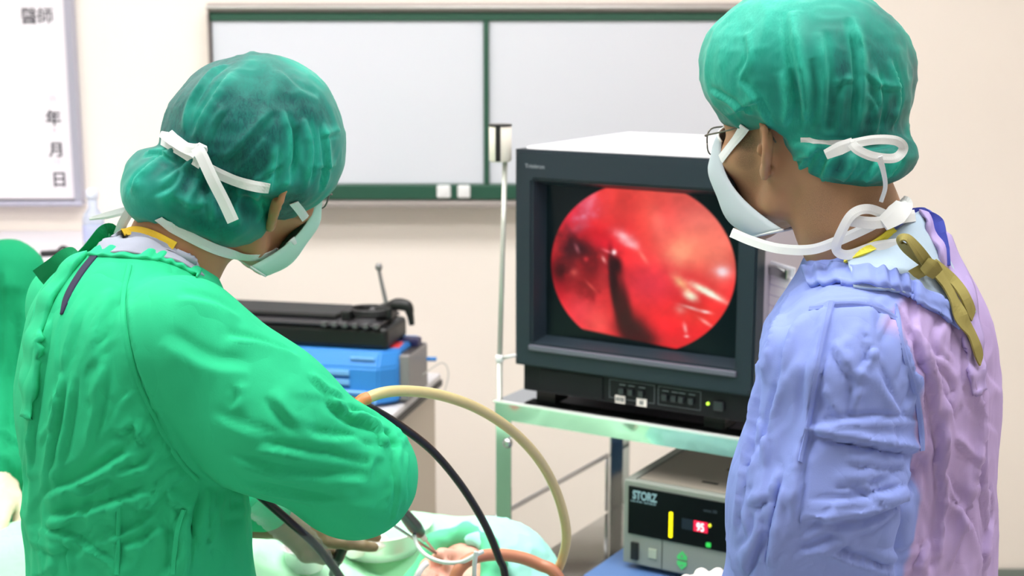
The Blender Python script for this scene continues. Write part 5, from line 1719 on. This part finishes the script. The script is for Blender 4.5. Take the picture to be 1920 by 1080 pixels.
def torsoC(P):
    d = ell(P, (-1.05, 2.53, 1.02), (.175, .14, .38))
    d = smin(d, ell(P, (-1.05, 2.52, 1.215), (.16, .11, .12)), .05)
    d = smin(d, cap_(P, (-1.05, 2.53, 1.32), (-1.05, 2.52, 1.37), .075, .065), .03)
    d = smin(d, ell(P, (-1.04, 2.53, .58), (.2, .17, .34)), .1)
    s2 = chain(P, [(-1.19, 2.47, 1.285), (-1.25, 2.42, 1.06), (-1.08, 2.25, .97)], [.07, .07, .045], .03)
    return smin(d, s2, .02)


def gownC(P): return smin(torsoC(P), sleeveC(P), .012)


C_O = np.array((-1.05, 2.47, 1.50)); C_R = axes(R(-80), R(18), 0)


def bodyC(P):
    q = loc(P, C_O, C_R)
    d = np.full(len(P), 9, f32)
    near = np.linalg.norm(q, axis=1) < .25
    if near.any(): d[near] = sd_head(q[near])
    d = smin(d, cap_(P, C_O + C_R @ np.array((-.03, 0, -.03)), (-1.05, 2.53, 1.32), .055, .06), .02)
    d = smin(d, gownC(P) + .024, .02)
    for x_ in (-1.12, -.95):
        d = smin(d, cap_(P, (x_, 2.53, .6), (x_, 2.53, .09), .07, .045), .02)
        d = smin(d, cap_(P, (x_, 2.53, .05), (x_, 2.4, .04), .045, .04), .02)
    return d


pC = person('assistant in a green gown at the left edge of the picture', C_base)
V, Q = mesh_sdf(gownC, (-1.36, 2.15, .24), (-.75, 2.75, 1.46), .0075)
V = relax(V, Q, 2)
V = apply_folds(V, Q, [([(22, 540), (30, 650), (24, 760), (28, 850)], .022, -.022, 0), ([(8, 500), (14, 600), (10, 700)], .016, .010, 1), ([(45, 560), (46, 680), (44, 800)], .015, .008, -1), ([(0, 800), (20, 810), (40, 830)], .012, .010, 1), ([(5, 850), (20, 870), (32, 895)], .010, .008, 1)], 6)
V = V + vnormals(V, Q) * (.004 * (ridged(V * np.array((1, 1, .5)), 13, 61) - .45))[:, None]
big_mesh('gown', V, Q, cloth_mat('dark_green_gown_cotton', srgb(18, 146, 98)), pC, C_base)
V, Q = mesh_sdf(bodyC, (-1.36, 2.15, -.01), (-.75, 2.75, 1.68), .007)
big_mesh('body', relax(V, Q, 1), Q, MATS['skin_warm'], pC, C_base)
hfC = hairF(C_O, C_R)
V, Q = mesh_sdf(hfC, C_O - .17, C_O + .17, .006)
big_mesh('hair', V, Q, M_hair, pC, C_base)


def capC_f(P):
    ql = loc(P, C_O, C_R)
    d = ell(ql, (-.02, 0, .06), (.125, .108, .105))
    return smax(d, -(ql[:, 2] - .02 - .45 * np.minimum(ql[:, 0], 0) * -1), .012)


build_cap('cap', capC_f, hfC, C_O - .22, C_O + .24, [], pC, C_base, .005)
make_mask(C_O, C_R, pC, C_base, M_mask)
make_glove('glove', np.array((-.832, 2.20, .972)), frame((.10, -.9, -.16), (.2, 0, 1)), (.2, .25, .35, .45), M_latex, pC, C_base, 1.05, .4)
make_glove('glove', np.array((-1.06, 2.23, .975)), frame((.4, -.8, -.2), (.2, 0, 1)), (.3, .4, .5, .6), M_latex, pC, C_base, 1.0, .4, True)

# ================================================================ operating table, patient and drapes
tb = empty('operating_table', (-.62, 2.06, 0), 0, 'steel operating table with a dark mattress under the green drapes', 'operating table')
box('base', (-.35, .35), (-.2, .2), (0, .09), M_steel, tb, .02)
box('column', (-.14, .14), (-.1, .1), (.09, .70), M_steel, tb, .01)
box('top', (-1.0, .655), (-.24, .24), (.70, .735), M_steel, tb, .01)
box('mattress', (-1.0, .655), (-.23, .23), (.735, .79), M_black, tb, .02, 3)

nose = np.array(at(824, 1030, 2.02))
fP = np.array((-.16, -.16, .97)); fP /= np.linalg.norm(fP)
uP = np.array((.66, .72, .15)); uP -= fP * (uP @ fP); uP /= np.linalg.norm(uP)
P_R = np.stack([fP, np.cross(uP, fP), uP], 1)
P_O = nose - P_R @ np.array((.122, 0, -.026))
P_base = np.array((-.60, 2.06, .79))


def bodyP(P):
    q = loc(P, P_O, P_R)
    d = np.full(len(P), 9, f32)
    near = np.linalg.norm(q, axis=1) < .25
    if near.any(): d[near] = sd_head(q[near])
    nk = P_O + P_R @ np.array((-.03, 0, -.04))
    d = smin(d, cap_(P, nk, (-.36, 2.06, .83), .055, .055), .02)
    d = smin(d, ell(P, (-.56, 2.06, .855), (.27, .19, .078)), .04)
    d = smin(d, ell(P, (-.90, 2.06, .845), (.22, .165, .075)), .05)
    for s in (-1, 1):
        d = smin(d, cap_(P, (-.45, 2.06 + s * .17, .83), (-.95, 2.06 + s * .19, .82), .042, .034), .03)
        d = smin(d, cap_(P, (-1.0, 2.06 + s * .08, .85), (-1.55, 2.06 + s * .09, .83), .07, .045), .03)
    return smax(d, .792 - P[:, 2], .004)


pP = person('patient lying face up under green drapes, only nose and mouth bare', P_base)
V, Q = mesh_sdf(bodyP, (-1.62, 1.80, .77), (.16, 2.32, 1.06), .005)
big_mesh('body', relax(V, Q, 1), Q, skin_mat('skin_pale', srgb(226, 168, 150)), pP, P_base)
bodyP_VQ = (V, Q)

# big drape: rests on the body and falls over the table edges
gx_, gy_ = 190, 100
X, Yg = np.meshgrid(np.linspace(-1.66, .085, gx_), np.linspace(1.765, 2.385, gy_))


def drape_h(X, Y):
    z = np.full_like(X, .800)
    z = np.maximum(z, .800 + .150 * np.exp(-(((X + .60) / .36) ** 4)) * np.clip(1 - ((Y - 2.06) / .225) ** 2, 0, 1) ** .6)
    z = np.maximum(z, .800 + .140 * np.exp(-(((X + 1.0) / .4) ** 4)) * np.clip(1 - ((Y - 2.06) / .21) ** 2, 0, 1) ** .6)
    z = np.maximum(z, .800 + .105 * np.exp(-(((X + 1.45) / .4) ** 4)) * np.clip(1 - ((Y - 2.06) / .2) ** 2, 0, 1) ** .6)
    # rolled towel under the drape beyond the head
    z = np.maximum(z, .795 + .115 * np.exp(-((Y - 2.235) / .075) ** 2) * (1 / (1 + np.exp((X - .02) / .035))) * (1 / (1 + np.exp(-(X + .42) / .05))))
    return z


Z = drape_h(X, Yg)
over = np.maximum(np.maximum(1.825 - Yg, Yg - 2.32), np.maximum(X - .05, -1.64 - X))
fall = np.clip(over / .05, 0, 1)
Z = Z * (1 - fall) + (.50) * fall
P3 = np.stack([X, Yg, Z], -1).reshape(-1, 3)
Zn = (.010 * (ridged(P3 * np.array((1, 1, .2)), 9, 71) - .4) + .005 * (ridged(P3, 22, 72) - .4)).reshape(Z.shape)
Z = Z + Zn
hole = np.exp(-(((X - P_O[0]) / .11) ** 2 + ((Yg - P_O[1] + .03) / .10) ** 2) ** 2)
Z = Z - .05 * hole
P3 = np.stack([X, Yg, np.maximum(Z, .45)], -1).reshape(-1, 3)
ii = np.arange(gx_ * gy_).reshape(gy_, gx_)
Qd = np.stack([ii[:-1, :-1], ii[:-1, 1:], ii[1:, 1:], ii[1:, :-1]], -1).reshape(-1, 4)
M_drape = cloth_mat('pale_green_drape', srgb(172, 232, 192), bump=.3)
dr_o = np.array((-.6, 2.06, .79))
dr = big_mesh('surgical_drape', P3, Qd, M_drape, None, dr_o)
dr.location = dr_o
tag(dr, 'pale green surgical drape covering the patient and the table', 'drape')
md = dr.modifiers.new('thickness', 'SOLIDIFY'); md.thickness = .002; md.offset = 1
treeD = bvh(P3, Qd)

# towels round the head
def towel(name, label, f, m, lo, hi, seed):
    V, Q = mesh_sdf(f, lo, hi, .004)
    V = relax(V, Q, 2)
    V = V + vnormals(V, Q) * (.004 * (ridged(V, 20, seed) - .4) + .0016 * (ridged(V, 55, seed + 1) - .4))[:, None]
    o_ = V.mean(0); o_[2] = V[:, 2].min()
    o = big_mesh(name, V, Q, m, None, o_); o.location = o_
    tag(o, label, 'towel')
    return o, V, Q


def towel1(P):     # over forehead and crown
    q = loc(P, P_O, P_R)
    d = ell(q, (-.01, 0, .062), (.125, .115, .110))
    d = smin(d, ell(P, (-.03, 2.0, .80), (.085, .13, .06)), .05)
    e = q[:, 2] - .030 - .35 * np.minimum(q[:, 1] + .0, 0) * -1
    d = smax(d, -e, .006)
    inner = ell(q, (-.01, 0, .06), (.112, .100, .100))
    return smax(smax(d, -inner, .004), .80 - P[:, 2], .004)


towel('head_towel', 'aqua towel wrapped over the forehead of the patient', towel1, cloth_mat('aqua_towel', srgb(160, 226, 212), bump=.3), (-.2, 1.78, .78), (.22, 2.26, 1.06), 81)
tube_pts = [P_O + P_R @ np.array(p) for p in ((.02, .092, -.07), (.060, .086, -.03), (.088, .066, .018), (.100, .030, .046), (.104, -.02, .050), (.08, -.07, .03), (.02, -.09, -.03))]
fold_d = lambda P: chain(P, tube_pts, [.022, .020, .017, .014, .013, .016, .02], .02)
towel('towel_roll', 'rolled green towel edge beside the nose of the patient', fold_d, cloth_mat('green_towel', srgb(96, 198, 150), bump=.3), (-.3, 1.78, .78), (.2, 2.26, 1.08), 85)

# ---------------------------------------------------------------- dishes on the drape
M_bowl = mat('dish_steel', srgb(242, 242, 245), .3, .6)


def on_drape(px, py):
    h_, n_ = cast(treeD, px, py)
    return h_


bp_ = on_drape(712, 1040)
bo = np.array((bp_[0], bp_[1], bp_[2]))
dish = empty('kidney_dish', tuple(bo), R(10), 'shiny steel kidney dish with white gauze beside the face of the patient', 'dish')
ths = np.linspace(0, 2 * math.pi, 48, endpoint=False)


def kidney(r, z):
    return [((.085 * r) * math.cos(t), (.052 * r) * math.sin(t) + .020 * math.cos(t) ** 2 * r, z) for t in ths]


prof = [(.62, 0.0), (.80, .002), (.92, .018), (1.0, .040), (1.05, .043), (1.03, .0445), (.97, .040), (.88, .018), (.74, .005), (.3, .004)]
V = np.array([p for (r, z) in prof for p in kidney(r, z)])
n_ = 48
F = [(i * n_ + k, i * n_ + (k + 1) % n_, (i + 1) * n_ + (k + 1) % n_, (i + 1) * n_ + k) for i in range(len(prof) - 1) for k in range(n_)]
F += [tuple(range(n_ - 1, -1, -1)), tuple((len(prof) - 1) * n_ + k for k in range(n_))]
mesh_np('bowl', V, F, M_bowl, dish)
gz_o = bo + np.array((-.025, -.02, .010))
gf = lambda P: smin(smin(ell(P, gz_o + (0, 0, .016), (.032, .024, .018)), ell(P, gz_o + (.02, -.018, .024), (.022, .018, .014)), .01), ell(P, gz_o + (-.012, -.024, .022), (.018, .02, .02)), .01)
V, Q = mesh_sdf(gf, gz_o - .07, gz_o + .08, .003)
V = V + vnormals(V, Q) * (.004 * (ridged(V, 60, 91) - .4))[:, None]
gz_b = gz_o + np.array((0, 0, -.006))
g = big_mesh('gauze', V, Q, mat('gauze_white', srgb(248, 246, 248), .85), None, gz_b); g.location = gz_b
tag(g, 'crumpled white gauze lying in the steel kidney dish', 'gauze')
cpo = on_drape(572, 1066)
cupo = empty('steel_cup', tuple(cpo), 0, 'small steel cup standing left of the kidney dish', 'cup')
lathe('cup_body', [(.026, 0), (.028, .002), (.031, .030), (.034, .034), (.034, .036), (.030, .034), (.026, .006), (.01, .005)], M_bowl, cupo, 32)
lathe('liquid', [(.026, .016), (.0275, .0165), (.012, .0168)], mat('cup_liquid', srgb(235, 225, 225), .1), cupo, 32)

# ---------------------------------------------------------------- instruments and tubes
hp = empty('endoscopic_handpiece', tuple(at(768, 975, 1.95)), 0, 'dark grey surgical handpiece with two thin shafts entering the nostril', 'handpiece')
ho = np.array(hp.location)
M_gun = mat('gunmetal', srgb(86, 92, 94), .3, .8)
tip = np.array(at(818, 1037, 2.02))
h1, h2 = np.array(at(748, 952, 1.92)), np.array(at(788, 1000, 1.965))
tube('grip', [h1, h1 * .6 + h2 * .4, h1 * .25 + h2 * .75, h2], [.007, .0095, .0105, .008], M_gun, hp, 12, 6, ho)
tube('neck', [h2, h2 * .7 + tip * .3], [.006, .004], mat('clear_neck', srgb(220, 225, 225), .2), hp, 10, 4, ho)
tube('shaft', [h2, h2 * .5 + tip * .5, tip], .0019, M_steel, hp, 8, 4, ho)
tube('shaft', [np.array(at(738, 985, 1.93)), tip + np.array((-.003, 0, .001))], .0021, M_steel, hp, 8, 0, ho)

M_hoseY = mat('hose_amber', srgb(214, 196, 140), .3, var=.12, vscale=14, spec=.5)
M_hoseO = mat('hose_orange', srgb(200, 132, 100), .35, var=.15, vscale=18)


def hose(name, label, pts, r, m, cat='hose', extra=()):
    P = [np.array(at(*p)) for p in pts] + [np.array(e) for e in extra]
    o_ = P[-1]
    t_ = tube(name, P, r, m, None, 14, 12, o_)
    t_.location = o_
    return tag(t_, label, cat)


hose('suction_hose', 'amber suction hose arching in front of the monitor cart',
     [(640, 830, 1.60), (655, 785, 1.60), (675, 755, 1.61), (715, 737, 1.63), (765, 733, 1.66), (830, 742, 1.70), (900, 768, 1.74), (965, 812, 1.78), (1015, 868, 1.82), (1048, 935, 1.86), (1062, 1000, 1.89), (1055, 1045, 1.91), (1038, 1085, 1.92)], .0068, M_hoseY, extra=[(.03, 1.95, .84)])
sh_ = [o for o in COL.objects if o.name == 'suction_hose'][0]
tube('end_sleeve', [np.array(at(*p)) for p in ((648, 805, 1.595), (656, 783, 1.598), (675, 754, 1.608), (690, 746, 1.615))], .0076, mat('sleeve_orange', srgb(226, 140, 84), .4), sh_, 14, 6, np.array(sh_.location))
hose('breathing_tube', 'orange rubber tube curving over the head towel',
     [(845, 1105, 1.86), (860, 1068, 1.87), (885, 1048, 1.885), (925, 1040, 1.90), (970, 1044, 1.91), (1010, 1058, 1.91), (1048, 1085, 1.90)], .0088, M_hoseO, 'tube', extra=[(.10, 1.90, .84)])
hose('camera_cable', 'black cable running from the sleeve past the hose to the drape',
     [(600, 760, 1.66), (648, 748, 1.655), (700, 768, 1.66), (760, 805, 1.69), (815, 850, 1.73), (868, 915, 1.77), (910, 985, 1.80), (935, 1045, 1.82), (948, 1088, 1.83)], .0052, M_rubber, 'cable', extra=[(.0, 1.84, .83)])
hose('scope_cable', 'black cable inside a clear plastic sleeve under the green arm',
     [(470, 915, 1.80), (505, 945, 1.80), (545, 980, 1.81), (585, 1015, 1.83), (615, 1050, 1.85), (640, 1085, 1.87), (662, 1120, 1.87)], .0058, M_rubber, 'cable')
M_film = mat('clear_film', srgb(225, 240, 238), .18, alpha=.11, spec=.9, bump=.6, bscale=45)
P = spline([np.array(at(*p)) for p in ((480, 935, 1.82), (515, 965, 1.815), (555, 1005, 1.825), (590, 1045, 1.845), (620, 1090, 1.86))], 12)
V, F = tube_geo(P, np.linspace(.026, .020, len(P)), 18, False)
V = V + (np.random.default_rng(4).random((len(V), 1)) - .5) * .003 * np.array([[1, 1, 1]])
C0 = np.repeat(P, 18, 0)
V = C0 + (V - C0) * np.array((1, .45, 1)) + 0
fo = P[-1]
flm = mesh_np('plastic_sleeve', V, F, M_film, None, True, fo); flm.location = fo
tag(flm, 'clear plastic sleeve around the black cable under the green arm', 'sleeve')
sc = empty('endoscope', tuple(at(648, 1020, 1.93)), 0, 'black endoscope handle held in the gloved fingers above the dish', 'endoscope')
so = np.array(sc.location)
e0, e1 = np.array(at(660, 985, 1.93)), np.array(at(632, 1052, 1.945))
tube('handle', [e0, e0 * .5 + e1 * .5, e1], [.008, .0085, .008], M_rubber, sc, 14, 4, so)
tube('collar', [e0 + (e0 - e1) * .10, e0], [.0075, .0075], M_steel, sc, 14, 0, so)
tube('tail', [e1, e1 + (e1 - e0) * .4], [.007, .004], M_gun, sc, 12, 0, so)
hose('suction_line', 'thin white tube looping from the handpiece across the lip',
     [(776, 1000, 1.955), (782, 1022, 1.93), (800, 1042, 1.90), (830, 1054, 1.88), (865, 1054, 1.87), (893, 1040, 1.868)], .0030, mat('line_white', srgb(225, 238, 235), .3), 'tube', extra=[np.array(at(905, 1034, 1.875))])
hose('white_tie_line', 'short white plastic tube standing across the orange tube', [(893, 1034, 1.862), (890, 1055, 1.86), (889, 1088, 1.86)], .0034, mat('line_white', srgb(225, 238, 235)), 'tube', extra=[np.array(at(889, 1120, 1.88))])
hose('airway_tube', 'white breathing tube taped at the mouth of the patient', [(800, 1056, 1.935), (790, 1066, 1.925), (780, 1085, 1.915)], .0048, mat('line_white2', srgb(238, 235, 240), .35), 'tube', extra=[np.array(at(770, 1110, 1.92))])
